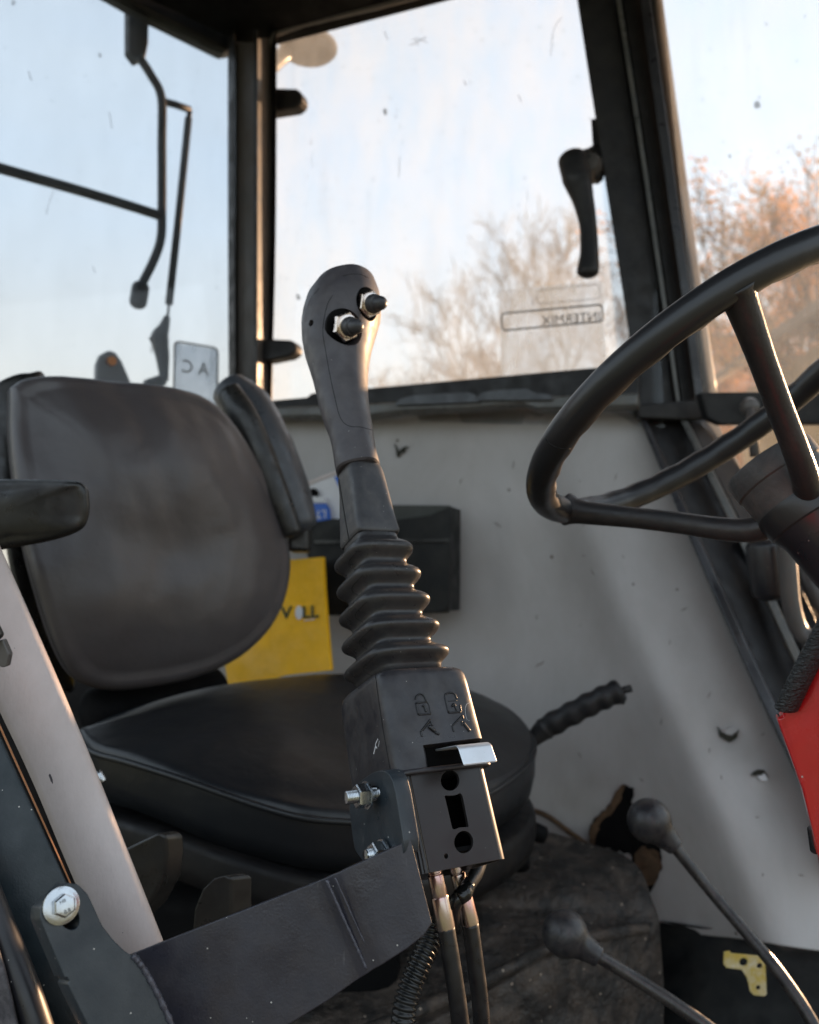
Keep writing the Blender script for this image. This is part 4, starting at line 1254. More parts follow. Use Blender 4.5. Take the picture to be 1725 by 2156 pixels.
def jring(u, v, hw, ex=2.0, yw=1.0, depth=1.0, n=56, rnd_=None):
    c = jpt(u, v)
    d = (c - EYE).dot(FWD)
    w = hw / F * d
    A = JA if yw else rr0
    B = JB if yw else bb0
    pts = []
    ext = 0
    for k in range(n):
        t = 2 * math.pi * k / n
        cs, sn = math.cos(t), math.sin(t)
        x = math.copysign(abs(cs) ** (2 / ex), cs); y = math.copysign(abs(sn) ** (2 / ex), sn) * depth
        q = A * x + B * y
        pts.append(q)
        ext = max(ext, abs(q.dot(rr0)))
    return [c + q * (w / ext) for q in pts]

# hood (rubber housing)
def lring(h, w, ex, n=96):
    pts = []
    for k in range(n):
        t = 2 * math.pi * k / n
        cs, sn = math.cos(t), math.sin(t)
        pts.append(JC + AX * h + JA * (math.copysign(abs(cs) ** (2 / ex), cs) * w) + JB * (math.copysign(abs(sn) ** (2 / ex), sn) * w))
    return pts
st = [(.0700, .010, 4), (.0704, .024, 4.5), (.0700, .0325, 5), (.0686, .0365, 6), (.0662, .0388, 7), (.0625, .0398, 8), (.055, .0402, 8.5), (.03, .0405, 9), (.0, .0408, 10), (-.0064, .0409, 10)]
hood = loft('hood', [lring(*a) for a in st], M_HOOD, joy)
FPt = JC + JB * 0.0404
def fh(u, v, off=0.0):
    return hit(u, v, FPt + JB * off, JB)
# notch for the lock lever
nc_ = [fh(896, 1566, .004), fh(1060, 1545, .004), fh(1075, 1618, .004), fh(905, 1622, .004)]
cutter = slab('cutter', nc_, -JB * 0.016)
cut(hood, [cutter])
autosmooth(hood, 40)
# notch backing
slab('notch_floor', [fh(894, 1564, -.0115), fh(1008, 1550, -.0115), fh(1020, 1608, -.0115), fh(903, 1620, -.0115)], -JB * 0.002, M_BLACK, hood)
lip = loft('hood_lip', [lring(h, w, 10) for h, w in ((-.0062, .0395), (-.0064, .0413), (-.0072, .0420), (-.0092, .0420), (-.0098, .0414), (-.0099, .0385))], M_HOOD, joy)
autosmooth(lip, 50)
# embossed padlocks and lever symbols (raised rubber ribs)
M_EMB = surf('raised_rubber_emblem', (0.010, 0.010, 0.012), 0.35, var=0.05)
def c2(q):  # crop pixel of a detail view to picture point
    return ((1180 + q[0] / 6.161) / 1.3913, (2000 + q[1] / 6.161) / 1.3913)
def ridge(pts, name='emblem', r=0.0007, sm=True):
    pp = [c2(q) for q in pts]
    if not sm and len(pp) > 2:
        for a, b in zip(pp, pp[1:]): surf_line(hood, [a, b], r, M_EMB, name, hood, lift=r * 0.35)
    else:
        surf_line(hood, pp, r, M_EMB, name, hood, lift=r * 0.35, dense=6)
ridge([(225, 300), (255, 235), (320, 205), (380, 240), (430, 345)])
ridge([(430, 352), (240, 368)], sm=False); ridge([(240, 368), (285, 580)], sm=False); ridge([(285, 580), (505, 565)], sm=False)
ridge([(430, 345), (470, 400), (505, 560)], r=.0004); ridge([(355, 425), (385, 420), (400, 455), (425, 530)], r=.0009)
ridge([(830, 545), (765, 250), (800, 195), (865, 180), (935, 205), (975, 295)])
ridge([(830, 545), (1055, 530)], sm=False); ridge([(1055, 530), (1030, 400)], sm=False); ridge([(820, 335), (980, 325)], sm=False, r=0.0003)
ridge([(890, 430), (915, 388), (945, 420), (975, 500)], r=.0009)
ridge([(350, 975), (325, 885), (495, 665), (540, 780)], sm=False); ridge([(365, 870), (505, 700)], sm=False, r=0.0004)
ridge([(465, 790), (575, 880)], sm=False, r=.0014); ridge([(580, 900), (655, 930)], sm=False, r=.0010)
ridge([(925, 885), (895, 780), (1075, 590), (1092, 655)], sm=False); ridge([(1060, 700), (1075, 770)], sm=False, r=.0007)
ridge([(1085, 720), (1205, 875)], sm=False, r=.0012)
# moulding seam on the left side and white scuffs
surf_line(hood, [(798, 1410), (792, 1420), (793, 1440), (806, 1530), (822, 1620)], 0.0004, M_SEAM, 'mould_seam', hood)
M_SCUFF = surf('pale_scuff', (0.5, 0.5, 0.52), 0.7)
for pts, r in (([(796, 1556), (791, 1568), (794, 1576)], .0007), ([(791, 1572), (787, 1588)], .0009), ([(799, 1560), (797, 1572)], .0004), ([(996, 1478), (984, 1482), (980, 1492), (981, 1506), (984, 1516)], .00022)):
    surf_line(hood, pts, r, M_SCUFF, 'scuff', hood, lift=-r * 0.6)

# bellows
def interp(a, b, t): return a + (b - a) * t
ridges = [((702, 1189.5), (871.3, 1159.6)), ((707, 1246), (887.5, 1211)), ((712, 1306), (906, 1262.5)), ((718, 1365.5), (925.5, 1317)), ((723, 1422.5), (945.5, 1371))]
ctr = [((l[0] + r[0]) / 2, (l[1] + r[1]) / 2, math.hypot(r[0] - l[0], r[1] - l[1]) / 2 * 0.995) for l, r in ridges]
rs = [jring(776, 1112, 50, 6), jring(778, 1130, 56, 6)]
pu, pv = 781, 1148
vall = []
for i, (u, v, hw) in enumerate(ctr):
    # valley above the ridge
    vu, vv = (781, 1146) if i == 0 else ((ctr[i - 1][0] + u) / 2, (ctr[i - 1][1] + v) / 2)
    vhw = 58 if i == 0 else (ctr[i - 1][2] + hw) / 2 * 0.745
    ex_r, ex_v = 4.0, 5.5
    for t, k in ((0.0, 0.0), (0.12, 0.0), (0.32, 0.22), (0.55, 0.62), (0.75, 0.88), (0.88, 0.975), (1.0, 1.0)):
        rs.append(jring(interp(vu, u, t), interp(vv, v, t), interp(vhw, hw, k), interp(ex_v, ex_r, k)))
    nu, nv_, nhw = ((u + ctr[i + 1][0]) / 2, (v + ctr[i + 1][1]) / 2, (hw + ctr[i + 1][2]) / 2 * 0.745) if i < 4 else (839.5, 1424, 92)
    for t, k in ((0.10, 0.985), (0.25, 0.90), (0.42, 0.66), (0.60, 0.34), (0.78, 0.10), (0.92, 0.0)):
        rs.append(jring(interp(u, nu, t), interp(v, nv_, t), interp(nhw, hw, k), interp(ex_v, ex_r, k)))
rs.append(jring(843, 1440, 90, 6))
bel = loft('bellows', rs, M_BELLOWS, joy)
for k, (u, v, hw) in enumerate(ctr):
    surf_line(bel, [(u - hw * .35, v - 14 - 0.05 * hw), (u - hw * 0.58, v + 4), (u - hw * 0.60, v + 16), (u - hw * 0.45, v + 26)], 0.00028, M_SEAM, 'mould_seam', bel)

# sleeve between bellows and grip
sl = [(756.5, 986, 40, 3.0), (757, 992, 44.5, 3.2), (758, 999, 47.5, 3.5), (760, 1008, 49, 4), (764, 1030, 51, 5), (769, 1070, 56, 7), (775, 1110, 61, 9), (778.5, 1132, 64.5, 10), (779.5, 1136, 64, 10), (779.5, 1139, 61, 9)]
sleeve = loft('sleeve', [jring(u, v, hw, e, 1) for u, v, hw, e in sl], M_SLEEVE, joy)
autosmooth(sleeve, 45)
surf_line(sleeve, [(712, 998), (719, 1040), (727, 1090), (736, 1140)], 0.0006, M_SEAM, 'mould_seam', sleeve)

# grip
gs = [(558, 731, 733), (560, 714, 752), (564.5, 702, 764), (576, 684.7, 778.3), (595.9, 662, 792.4), (624.2, 645, 801), (652.5, 638, 804), (675.2, 635.2, 803), (709, 636.6, 793), (737.5, 641.7, 784.5), (766, 650.7, 778.8),
      (794, 659, 776), (822.6, 666, 775.4), (851, 672, 777), (879, 680.5, 781), (907.6, 692, 786), (936, 699, 790), (964, 703.5, 794.7), (984, 706.5, 800), (990, 708, 801), (993, 712, 798)]
grings = []
for (y, l, r) in gs:
    y += 15 * max(0, min(1, (690 - y) / 110))
    c = (l + r) / 2; hw = (r - l) / 2
    sk = 0
    t_ = max(0, min(1, (y - 640) / 330))
    dep = 1.12 if y > 600 else 1.05
    grings.append(jring(c, y, hw, 2.15 + 0.5 * t_, 0, dep, n=64))
grip = loft('grip', grings, M_GRIP, joy)
# recess for the switches
BD = ((EYE - P(735, 688, .78)).normalized() * 0.82 + RGT * 0.57 + UPC * 0.03).normalized()      # switches point to the right and the viewer
dgp = bpy.context.evaluated_depsgraph_get(); dgp.update()
bmt = bmesh.new(); bmt.from_mesh(grip.data); gtree = BVHTree.FromBMesh(bmt)
def ghit(u, v):
    h = gtree.ray_cast(EYE, ray(u, v).normalized())
    return h[0]
bmt.free()
B1 = ghit(729, 688); B2 = ghit(778, 640)
if B2 is None: B2 = ghit(770, 642)
def cyl_cut(c, ax, r, dep, out=0.02):
    o = lathe('cutter', c - ax * dep, ax, [(0, r), (dep + out, r)], M_BLACK, None, 40)
    return o
c1 = cyl_cut(B1, BD, 0.0172, 0.009)
B2 = B2 + BD * 0.0005
c2_ = cyl_cut(B2, BD, 0.0162, 0.010)
sh = ghit(655, 680)
c3 = cyl_cut(sh, (bb0 * .8 - rr0 * .6).normalized(), 0.0032, 0.006, .01)
cut(grip, [c1]); cut(grip, [c2_]); cut(grip, [c3])
autosmooth(grip, 40)
for nm, c, r in (('switch_recess', B1, .0168), ('switch_recess', B2, .0158)):
    lathe(nm, c - BD * 0.0073, BD, [(-.003, .001), (-.003, r), (0, r), (0.0, .001)], M_BLACK, grip, 40)
def switch(c, s, K=1.34):
    SK = lambda pr: [(t * K, r * K) for t, r in pr]
    root = lathe('switch', c - BD * 0.0070, BD, SK([(0, .001), (0, .0070), (.003, .0070), (.003, .001)]), M_BLACK, joy, 24)
    nutp = [(0.003, .004), (.003, .0098 * s), (.0036, .0105 * s), (.0068, .0105 * s), (.0074, .0098 * s), (.0074, .004)]
    lathe('hex_nut', c - BD * 0.0070, BD, SK(nutp), M_NUT, root, sides=6)
    lathe('washer', c - BD * 0.0070, BD, SK([(.0074, .004), (.0074, .0082 * s), (.0088, .0082 * s), (.0090, .0078 * s), (.0090, .004)]), M_NUT, root, 36)
    prof = [(.0086, .001), (.0086, .0066), (.0108, .0069), (.0118, .0064), (.0128, .0066), (.0142, .0062), (.0150, .0052), (.0165, .0052), (.0185, .0050)]
    for k in range(1, 7):
        a = math.pi / 2 * k / 6
        prof.append((.0185 + .0047 * math.sin(a), max(.0050 * math.cos(a), .0001)))
    lathe('rubber_cap', c - BD * 0.0070, BD, SK(prof), M_CAP, root, 32)
switch(B1, 1.0); switch(B2, 0.95)
# shell seams
surf_line(grip, [(700, 622), (690, 640), (683, 668), (680, 700), (686, 740), (697, 800), (706, 840), (714, 872), (724, 890), (740, 898), (760, 899), (785, 906)], 0.00028, M_SEAM, 'shell_seam', grip)
surf_line(grip, [(722, 581), (740, 577), (760, 578), (776, 585)], 0.00028, M_SEAM, 'shell_seam', grip)
surf_line(grip, [(646, 652), (655, 628), (672, 607)], 0.00022, M_SEAM, 'shell_seam', grip)
# edge bead of the grip foot
# metal base
w_ = .0372
c_top = JC - AX * .0085
L_ = .0662
c_bot = c_top - AX * L_
def bprof(c, inset=0.0, rad=0.008):
    """rounded square without its front wall; open towards JB"""
    pts = []
    h = w_ - inset
    r = max(rad - inset, 0.001)
    def arc(cx, cy, a0, a1, groove=False):
        for k in range(13):
            a = math.radians(a0 + (a1 - a0) * k / 12)
            rr = r + (0.00035 * (1 if k % 2 else -1) if groove and not inset else 0)
            pts.append(c + JA * (cx + rr * math.cos(a)) + JB * (cy + rr * math.sin(a)))
    arc(-(h - r), (h - r), 90, 180, True)
    arc(-(h - r), -(h - r), 180, 270)
    arc((h - r), -(h - r), 270, 360)
    arc((h - r), (h - r), 0, 90)
    return pts
po, pi_ = bprof(c_top), bprof(c_top, 0.0032)
prof_t = po + pi_[::-1]
prof_b = [q - AX * L_ for q in prof_t]
base = loft('metal_base', [prof_t, prof_b], M_ANOD, joy)
autosmooth(base, 60)
FB = c_top + JB * w_
def bh(u, v): return hit(u, v, FB, JB)
hwf = w_ - 0.008
corners = [c_top + JB * w_ - JA * hwf, c_top + JB * w_ + JA * hwf, c_bot + JB * w_ + JA * hwf, c_bot + JB * w_ - JA * hwf]
def c6(x, y): return ((950 + x / 2.875) / 1.3913, (2200 + y / 2.875) / 1.3913)
def cp(lst): return [bh(*c6(*q)) for q in lst]
h1 = cp(ell2(1061, 248, 78, 86, 30, 0.15)); h3 = cp(ell2(1176, 768, 80, 94, 30, 0.1))
h2 = cp([(1022, 375), (1060, 378), (1110, 372), (1145, 356), (1160, 368), (1170, 395), (1217, 625), (1215, 640), (1180, 642), (1140, 644), (1105, 658), (1088, 660), (1078, 645), (1020, 400), (1016, 382)])
h4 = cp(ell2(1028, 886, 17, 22, 14))
plate('base_face', corners, [h1, h2, h3, h4], FB, JB, 0.0032, M_ANOD, base, bev=0.0002, world_pts=True)
slab('base_inside', [c_top - JA * (w_ - .004), c_top + JA * (w_ - .004), c_bot + AX * .012 + JA * (w_ - .004), c_bot + AX * .012 - JA * (w_ - .004)], -JB * 0.002, M_BLACK, base)
slab('base_underside', [c_bot + AX * .010 + JA * sx * (w_ - .0035) + JB * sy * (w_ - .0035) for sx, sy in ((-1, -1), (1, -1), (1, 1), (-1, 1))], AX * 0.003, M_BLACK, base)

# lock lever: bent sheet
lo = fh(916, 1580, -0.006)
Lw = 0.0285
t_ = 0.0016
e1 = (JB * 0.98 - AX * 0.16).normalized(); e2 = (-AX * 0.985 + JB * 0.16).normalized()
pA = [lo]
pA.append(lo + e1 * 0.0275)
cen = lo + e1 * 0.0275
for k in range(1, 6):
    t = k / 6
    pA.append(cen + e1 * 0.0032 * math.sin(t * math.pi / 2) + e2 * 0.0032 * (1 - math.cos(t * math.pi / 2)))
pA.append(cen + e1 * .0032 + e2 * 0.0032)
pA.append(cen + e1 * .0032 + e2 * 0.0145)
prof = []
for i, p in enumerate(pA):
    t = (pA[min(i + 1, len(pA) - 1)] - pA[max(i - 1, 0)]).normalized()
    nn = JA.cross(t).normalized()
    prof.append((p, nn))
ringL = [p + nn * t_ / 2 for p, nn in prof] + [p - nn * t_ / 2 for p, nn in prof][::-1]
lev = loft('lock_lever', [ringL, [q + JA * Lw for q in ringL]], M_SHEET, joy)
bevel(lev, 0.0009, 3, 40)

# hydraulic hoses with fittings
def hose(u0, v0, d0, path_px, rf, label):
    t = thing('hydraulic_hose', label, 'hose', tuple(P(u0, v0, d0)), 'hydraulic hoses under the joystick')
    return t
HX = (P(938, 2000, .625) - P(912, 1830, .635)).normalized()
def make_hose(p0, label, pathpx, s=1.0, bent=None):
    t = thing('hydraulic_hose', label, 'hose', tuple(p0), 'hydraulic hoses under the joystick')
    ax = bent or HX
    L = 0.0475
    f = lathe('fitting', p0, ax, [(-.012, .004), (-.012, .0050), (.001, .0053), (.0015, .0048), (.0024, .0048), (.0028, .0056), (.0036, .0058), (.0175, .0058), (.018, .0056)], M_YZN, t, 40)
    lathe('crimp_ferrule', p0, ax, [(.0175, .0050), (.0180, .0064), (.0190, .0067), (.0395, .0067), (.0405, .0065), (.0410, .0050)], M_YZN, t, sides=12)
    path = [p0 + ax * 0.039] + [P(*q) for q in pathpx]
    path = catmull(path, 8)
    tube('hose_line', path, 0.0064, M_HOSE, t, 24)
    return t
hA = P(915, 1833, .618); axA = (P(938, 1948, .612) - hA).normalized()
make_hose(hA, 'front hydraulic hose with a pinkish gold fitting under the metal base', [(950, 2020, .608), (965, 2120, .606), (978, 2240, .61), (985, 2400, .62)], bent=axA)
hB = P(962, 1832, .650); axB = (P(990, 1943, .645) - hB).normalized()
make_hose(hB, 'rear hydraulic hose with a greenish gold fitting crossed by the black cable', [(1000, 2020, .642), (1012, 2120, .64), (1018, 2240, .64), (1020, 2400, .65)], bent=axB)
cab = thing('cable', 'black taped cable crossing over the rear hose fitting', 'cable', tuple(P(1010, 1830, .64)))
tube('cable_line', catmull([P(1012, 1815, .655), P(1002, 1842, .645), P(980, 1872, .632), P(962, 1896, .628), P(958, 1920, .63), P(960, 1960, .64)], 6), lerp_list([.0052, .0052, .0050, .0055, .004, .0035], 30), M_CONDUIT, cab)
tube('tape_wrap', catmull([P(992, 1862, .634), P(978, 1880, .628), P(966, 1893, .624)], 5), lerp_list([.0040, .0064, .0052], 10), M_TAPE, cab)
# corrugated conduit
cpth = catmull([P(912, 1948, .63), P(904, 1985, .622), P(884, 2030, .612), P(862, 2085, .605), P(850, 2140, .60), P(846, 2230, .60)], 24)
# arc-length resample
def resample(path, step):
    out = [path[0]]; acc = 0
    for a, b in zip(path, path[1:]):
        L = (b - a).length
        while acc + L >= step:
            t = (step - acc) / L
            a = a.lerp(b, t); out.append(a); L = (b - a).length; acc = 0
        acc += L
    return out
cpth = resample(cpth, 0.00062)
rad = [(0.0073 + 0.0014 * (1 if (k % 6) in (1, 2, 3) else -0.3)) for k in range(len(cpth))]
con = thing('corrugated_conduit', 'ribbed black plastic conduit hanging below the bracket arm', 'conduit', tuple(cpth[0]))
tube('conduit_tube', cpth, rad, M_CONDUIT, con, 24)

# ================================================================= MOUNTING BRACKET
br = thing('mounting_bracket', 'dark grey welded steel bracket arm carrying the joystick', 'bracket', tuple(P(127, 1907, .50)))
cols = [((268, 2012), (400, 2310), .545), ((370, 1972), (480, 2240), .549), ((480, 1929), (585, 2172), .552), ((600, 1882), (690, 2108), .556), ((670, 1855), (755, 2062), .558),
        ((688, 1848), (775, 2050), .556), ((702, 1841), (790, 2040), .555), ((718, 1835), (803, 2033), .554), ((735, 1826), (820, 2022), .554), ((780, 1806), (858, 1998), .555), ((830, 1783), (893, 1970), .556), ((866, 1768), (911, 1944), .558)]
front, rear = [], []
arm_rows = 10
V, Fc = [], []
ncol = len(cols)
dense = []
for i in range(ncol - 1):
    for k in range(4):
        t = k / 4
        (t0, bt0, d0), (t1, bt1, d1) = cols[i], cols[i + 1]
        dense.append((Vector(t0).lerp(Vector(t1), t), Vector(bt0).lerp(Vector(bt1), t), d0 + (d1 - d0) * t))
dense.append((Vector(cols[-1][0]), Vector(cols[-1][1]), cols[-1][2]))
ringsA = []
for (tp, bt, d) in dense:
    top = P(tp.x, tp.y, d + 0.004); bot = P(bt.x, bt.y, d - 0.010)
    nn = ray((tp.x + bt.x) / 2, (tp.y + bt.y) / 2).normalized()
    ringsA.append([top, bot, bot + nn * 0.006 + cv(-.002, 0, 0), top + nn * 0.006 + cv(-.002, 0.0, 0)])
arm = loft('arm', ringsA, M_ARM, br)
bevel(arm, 0.0009, 3, 50)
# clamp plate on the door frame
CN = (cv(0.64, 0.34, -0.75)).normalized()
CP = P(127, 1907, .498)
pl = [(50, 1960), (47, 1925), (62, 1898), (100, 1876), (140, 1856), (165, 1862), (186, 1884), (200, 1915), (216, 1950), (238, 1978), (262, 2002), (276, 2010), (292, 2008), (340, 2090), (400, 2230), (430, 2320), (250, 2320), (150, 2074), (146, 2072), (142, 2066), (136, 2062)]
pl2 = [(84, 1935), (86, 1910), (104, 1893), (140, 1858), (165, 1862), (186, 1884), (200, 1915), (216, 1950), (238, 1978), (262, 2002), (276, 2011), (292, 2010), (340, 2090), (400, 2230), (430, 2320), (262, 2320), (200, 2190), (142, 2073), (147, 2066), (140, 2058), (136, 2060), (100, 1975)]
slot = ell2(146, 1932, 20, 27, 24, -0.45)
plate('clamp_plate', rnd(pl2, 5, 3), [slot], CP, CN, 0.019, M_BRACKET, br, bev=0.0006)
M_ = CP - CN * 0.03
slab('slot_back', [hit(110, 1900, CP - CN * 0.0195, CN), hit(180, 1900, CP - CN * 0.0195, CN), hit(180, 1970, CP - CN * 0.0195, CN), hit(110, 1970, CP - CN * 0.0195, CN)], -CN * 0.001, M_BLACK, br)
# weld bead, then lighter beads painted as the highlight on the bend
def weld(pts, r, seed, nm='weld_bead'):
    p = catmull(pts, 14)
    rg = random.Random(seed)
    return tube(nm, p, [r * (0.9 + 0.12 * math.sin(k * 1.3) + rg.uniform(-.08, .08)) for k in range(len(p))], M_WELD_HIGHLIGHT, br, 10)
weld([hit(u, v, CP + CN * .0004, CN) for u, v in ((280, 2012), (303, 2040), (338, 2105), (372, 2180), (405, 2250))], 0.0019, 3)
weld([P(688, 1853, .5555), P(720, 1925, .5525), P(752, 1995, .549), P(772, 2040, .547)], 0.0011, 5, 'bend_highlight')  # lighter bead painted as the bright streak along the bend
weld([P(706, 1848, .5545), P(738, 1920, .5515), P(768, 1985, .549), P(792, 2030, .5475)], 0.0006, 6, 'bend_highlight')  # second, thinner painted highlight streak
# flange bolt
BN = (cv(0.36, 0.12, -0.92)).normalized()
BN = CN
BC = P(127, 1907, .4985)
bolt = lathe('flange_bolt', BC, BN, [(0, .001), (0, .0102), (.0012, .0106), (.0026, .0104), (.0030, .0092), (.0034, .0078), (.0036, .001)], M_ZINC, br, 48)
lathe('bolt_head', BC, BN, [(.0030, .0064), (.0034, .0066), (.0085, .0066), (.0094, .0058), (.0095, .0054), (.0095, .001)], M_ZINC, bolt, sides=6)
bx_ = (RGT - BN * RGT.dot(BN)).normalized(); by_ = BN.cross(bx_)
if by_.z < 0: by_ = -by_
rx = (bx_ * math.cos(.45) + by_ * math.sin(.45)); ry = (by_ * math.cos(.45) - bx_ * math.sin(.45))
hc = BC + BN * 0.0096
text_mesh('bolt_mark', '8.8', hc - ry * 0.0042 - rx * 0.0018 , rx, ry, 0.0032, M_ANOD, bolt, 0.0002)
text_mesh('bolt_mark', 'HB', hc + ry * 0.0020 - rx * 0.0026, rx, ry, 0.0028, M_ANOD, bolt, 0.0002)

# upright end plate on the left flank of the base
EN = -JA
EP = c_top - JA * (w_ + 0.0165)
epl = [(735, 1700), (742, 1665), (762, 1642), (786, 1626), (800, 1622), (815, 1624), (826, 1640), (834, 1672), (845, 1740), (850, 1772), (850, 1800), (770, 1822), (747, 1790), (742, 1760)]
eslot = [(777, 1660), (786, 1656), (797, 1658), (800, 1668), (799, 1676), (790, 1680), (778, 1678), (773, 1668)]
ehole = ell2(830, 1766, 7, 6, 12)
plate('end_plate', rnd(epl, 8, 3), [eslot], EP, EN, 0.012, M_BRACKET, br, bev=0.0006)
# weld on the top of arm to end plate and the two nuts
def nut_on(u, v, s=1.0, length=0.026, name='clamp_bolt'):
    c = hit(u, v, EP, EN)
    ax = EN
    off = 0.0055 if v < 1700 else 0.001
    rt = lathe(name, c - ax * 0.010, ax, [(0, .0001), (0, .0040 * s)] + [(0.0005 + 0.0006 * k, (.0042 if k % 2 else .0037) * s) for k in range(int((length + .010) / .0006))] + [(length + .0105, .0036 * s), (length + .011, .0001)], M_ZINC, br, 28)
    lathe('washer', c + ax * off, ax, [(0.0005, .004), (.0005, .0088 * s), (.002, .0088 * s), (.002, .004)], M_ZINC, rt, 36)
    lathe('hex_nut', c + ax * off, ax, [(.0022, .004), (.0022, .0072 * s), (.0028, .0078 * s), (.0088, .0078 * s), (.0096, .0070 * s), (.0096, .004)], M_ZINC, rt, sides=6)
nut_on(790, 1672, 1.08, 0.0225)
nut_on(812, 1795, 1.05, 0.015)

# ================================================================= LEVERS AND SMALL THINGS
def gear(kc, kr, d, neck, path, label, rodr):
    t = thing('gear_lever', label, 'gear lever', tuple(P(*path[-1])), 'floor levers beside the seat')
    c = P(kc[0], kc[1], d)
    n2 = P(neck[0], neck[1], d - 0.01)
    ax = (n2 - c).normalized(); L = (n2 - c).length
    prof = []
    r = kr / F * d
    for k in range(0, 13):
        a = -math.pi / 2 + math.pi * k / 12 * 0.76
        prof.append((r * math.sin(a), max(r * math.cos(a), .0002)))
    rn = rodr * 2.05
    prof += [(r * 0.88, r * 0.60), (r * 1.05, r * 0.56), (L - .006, r * 0.47), (L - .001, r * 0.44), (L, r * 0.40), (L, .001)]
    lathe('knob', c, ax, prof, M_KNOB, t, 40)
    tube('rod', catmull([n2 - ax * 0.01] + [P(*p) for p in path], 8), rodr, M_ROD, t, 16)
gear((1368, 1728), 46, 1.06, (1424, 1784), [(1500, 1880, 1.03), (1590, 1985, .99), (1650, 2060, .96), (1712, 2156, .93), (1780, 2300, .90)], 'upper floor lever with a worn round black knob beside the torn lining', .0072)
gear((1190, 1966), 48, .92, (1262, 2016), [(1340, 2062, .90), (1430, 2120, .88), (1520, 2185, .86), (1650, 2290, .84)], 'lower floor lever with a dull round black knob in front of the rubber floor', .0070)

# hand brake
hb = thing('hand_brake', 'black hand brake lever with finger grips behind the seat cushion', 'hand brake', tuple(P(1120, 1560, 1.36)))
hp_ = catmull([P(1118, 1562, 1.36), P(1150, 1533, 1.36), P(1205, 1502, 1.35), P(1260, 1474, 1.34), P(1304, 1455, 1.34)], 12)
hr = []
for k in range(len(hp_)):
    hr.append(0.0185 + 0.0014 * math.sin(k * 0.85) if k > 10 else 0.011 + 0.0006 * k)
rounded_tube('brake_grip', hp_, hr, M_FRAME, hb, 16, 0.8, cap_len=0.3)
tube('brake_button', [P(1300, 1457, 1.34), P(1330, 1449, 1.34)], 0.006, M_FRAME, hb)
slab('grip_guard', [P(1290, 1442, 1.335), P(1308, 1446, 1.335), P(1322, 1470, 1.335), P(1315, 1486, 1.335), P(1298, 1480, 1.335)], FWD * 0.02, M_FRAME, hb, 0.003)
# small black clamp handle on the hump
ch = thing('clamp_handle', 'small black angled handle lying on the dirty rubber floor', 'handle', tuple(P(1090, 1760, 1.35)))
rounded_tube('handle_bar', catmull([P(1050, 1728, 1.34), P(1090, 1740, 1.32), P(1145, 1758, 1.31)], 5), lerp_list([.02, .018, .013], 10), M_BLACK, ch)
rounded_tube('handle_foot', [P(1085, 1745, 1.32), P(1092, 1790, 1.30), P(1095, 1822, 1.28)], [.02, .013, .016], M_BLACK, ch)

# seat adjustment paddles
def paddle(face, ext, label, d, mat):
    t = thing('control_paddle', label, 'control lever', tuple(P(face[0][0], face[0][1], d)), 'black paddles below the seat cushion')
    o = slab('paddle_blade', [P(u, v, d) for u, v in face], ext, mat, t, 0.010, 5)
    rounded_tube('paddle_stem', [P(face[-1][0] + 10, face[-1][1] - 10, d + 0.02), P(face[-1][0] + 20, face[-1][1] + 120, d + 0.03)], 0.012, M_BLACK, t)
paddle([(225, 1805), (300, 1768), (335, 1752), (350, 1762), (352, 1800), (345, 1850), (315, 1905), (270, 1950), (225, 1960)], P(388, 1765, .80) - P(350, 1770, .78), 'black paddle lever poking out beside the pale padded trim', .78, M_ARMREST)
paddle([(404, 1960), (408, 1915), (425, 1872), (448, 1850), (472, 1842), (486, 1850), (486, 1960)], P(532, 1845, .775) - P(486, 1850, .76), 'upright black paddle lever with chamfered top above the bracket arm', .76, M_ARMREST)

# yellow card behind the seat
yb = thing('yellow_folder', 'yellow folder with dark lettering standing behind the seat backrest', 'folder', tuple(P(600, 1440, 1.60)))
YN = wn_
def WT(u, v, e=0.0): return W(u, v, .13 + (v - 1172) / 280 * .13 + e + .004 * math.sin(u * .05) * (v - 1172) / 280)
ypts = [WT(u, v) for u, v in ((480, 1452), (470, 1380), (560, 1180), (620, 1178), (680, 1172))] + [WT(683, 1240), WT(689, 1320), WT(697, 1412), WT(640, 1417), WT(600, 1422), WT(540, 1442)]
ycard = slab('folder_cover', ypts, -YN * 0.012, M_YELLOW, yb, 0.002)
pN = YN
def yh(u, v, o=0.0012): return WT(u, v, o)
xv = (yh(668, 1295) - yh(580, 1300)).normalized(); yv = ZV
M_YT = M_DKGREEN
yv = (yh(620, 1240) - yh(620, 1300)).normalized()
text_mesh('folder_text', 'V', yh(592, 1303, .003), xv, yv, 0.038, M_YT, ycard, .0008)
text_mesh('folder_text', 'LL', yh(636, 1301, .003), xv, yv, 0.036, M_YT, ycard, .0008)
slab('folder_mark', [yh(u, v, .003) for u, v in ell2(630, 1290, 8, 15, 16)], YN * .0006, M_WHITE, ycard)
slab('folder_line', [yh(u, v, .003) for u, v in ((640, 1306), (664, 1302), (664, 1304), (640, 1308))], YN * .0006, M_WHITE, ycard)

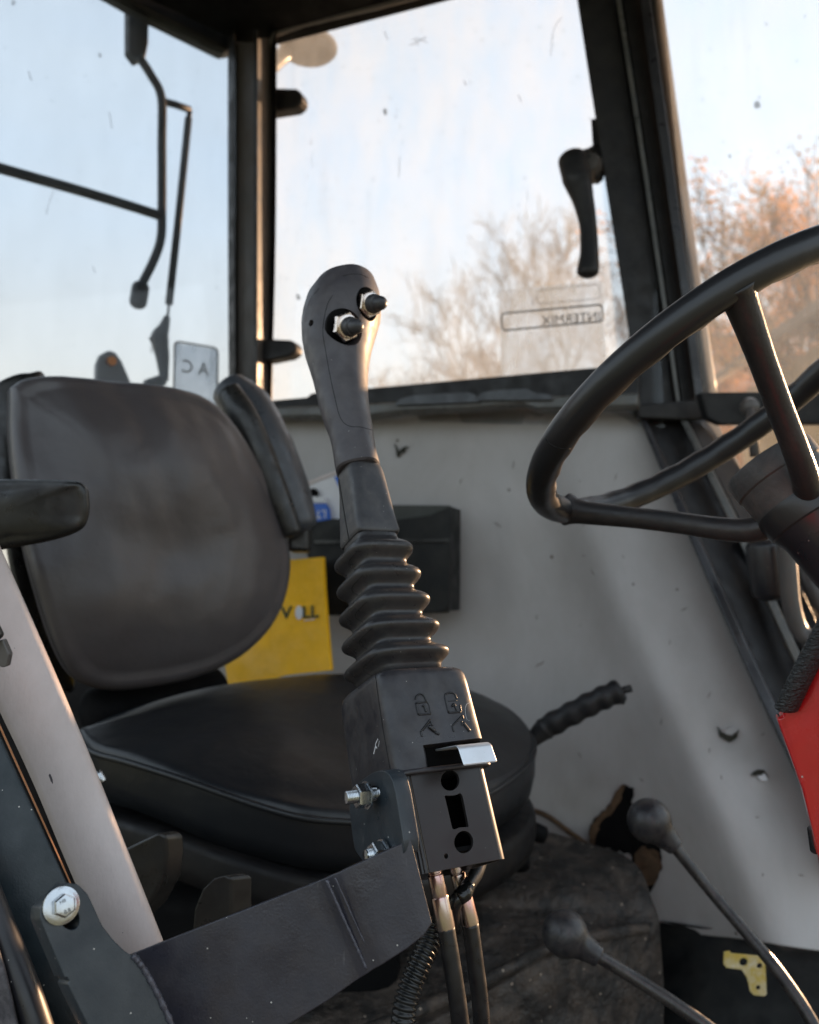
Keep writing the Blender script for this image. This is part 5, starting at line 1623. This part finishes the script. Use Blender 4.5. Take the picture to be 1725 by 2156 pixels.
# black pocket on the wall with papers
pk = thing('wall_pocket', 'black plastic pocket fixed to the grey cab lining', 'pocket', tuple(W(800, 1180, .05)))
pkb = slab('pocket_front', [W(640, 1150, .09), W(655, 1100, .09), W(700, 1092, .09), W(830, 1095, .09), W(905, 1085, .09), W(948, 1066, .09), W(946, 1270, .09), W(938, 1286, .09), W(920, 1290, .09), W(690, 1296, .09)], -wn_ * 0.004, M_POCKET, pk, 0.002)
slab('pocket_back', [W(655, 1062, .02), W(948, 1064, .02), W(946, 1290, .02), W(690, 1296, .02)], -wn_ * 0.004, surf('pocket_lining', (0.05, 0.052, 0.045), 0.6), pk)
slab('pocket_side', [W(944, 1066, .086), W(948, 1066, .086), W(946, 1286, .086), W(942, 1286, .086)], -wn_ * 0.07, M_POCKET, pk)
slab('pocket_rib', [W(660, 1138, .0945), W(946, 1134, .0945), W(946, 1140, .0945), W(664, 1144, .0945)], -wn_ * 0.004, M_ARMREST, pk)
bkl = thing('paper_packet', 'white packet with blue edges standing in the black wall pocket', 'packet', tuple(W(690, 1080, .06)))
pb = slab('packet_cover', [W(640, 1022, .06), W(716, 994, .06), W(740, 994, .06), W(735, 1110, .06), W(640, 1110, .06)], -wn_ * 0.01, M_WHITE, bkl, 0.001)
slab('packet_edge', [W(638, 1018, .064), W(715, 988, .064), W(716, 994, .064), W(640, 1024, .064)], -wn_ * 0.012, M_TRIM, bkl)
slab('packet_stripe', [W(704, 1004, .0612), W(716, 1000, .0612), W(722, 1040, .0612), W(712, 1022, .0612)], -wn_ * 0.0008, M_BLUE, pb)
bx2 = thing('blue_box', 'small blue and white box in the pocket beside the raised armrest', 'box', tuple(W(675, 1085, .075)))
q_ = slab('box_front', [W(640, 1060, .078), W(684, 1060, .078), W(690, 1070, .078), W(694, 1108, .078), W(640, 1108, .078)], -wn_ * 0.012, M_BLUE, bx2, 0.001)
slab('box_lid', [W(640, 1045, .078), W(680, 1046, .078), W(684, 1059, .078), W(640, 1059, .078)], -wn_ * 0.012, M_WHITE, bx2, 0.001)
text_mesh('box_text', 'LT', W(688, 1074, .0788), -wdir, -ZV, 0.024, M_WHITE, q_, .0006)
lathe('packet_clip', W(660, 1040, .07), wn_, [(0, .001), (0, .012), (.006, .010), (.006, .001)], M_BLACK, bkl)

# worn yellow sign plate low right
sg = thing('yellow_plate', 'worn yellow and white angled plate on the dark lower panel', 'plate', tuple(P(1570, 2050, 1.38)))
SPN = cv(-.1, 0.15, -1).normalized()
plate('plate_face', [(1525, 2005), (1537, 2003), (1540, 2008), (1600, 2014), (1612, 2026), (1615, 2094), (1610, 2098), (1588, 2096), (1580, 2088), (1574, 2060), (1562, 2042), (1530, 2038), (1524, 2030)],
      [ell2(1566, 2026, 9, 9, 14), ell2(1600, 2034, 6, 6, 12), ell2(1597, 2080, 5, 5, 12)], P(1570, 2050, 1.15), SPN, 0.003, M_PALELABEL, sg, bev=0.0003)
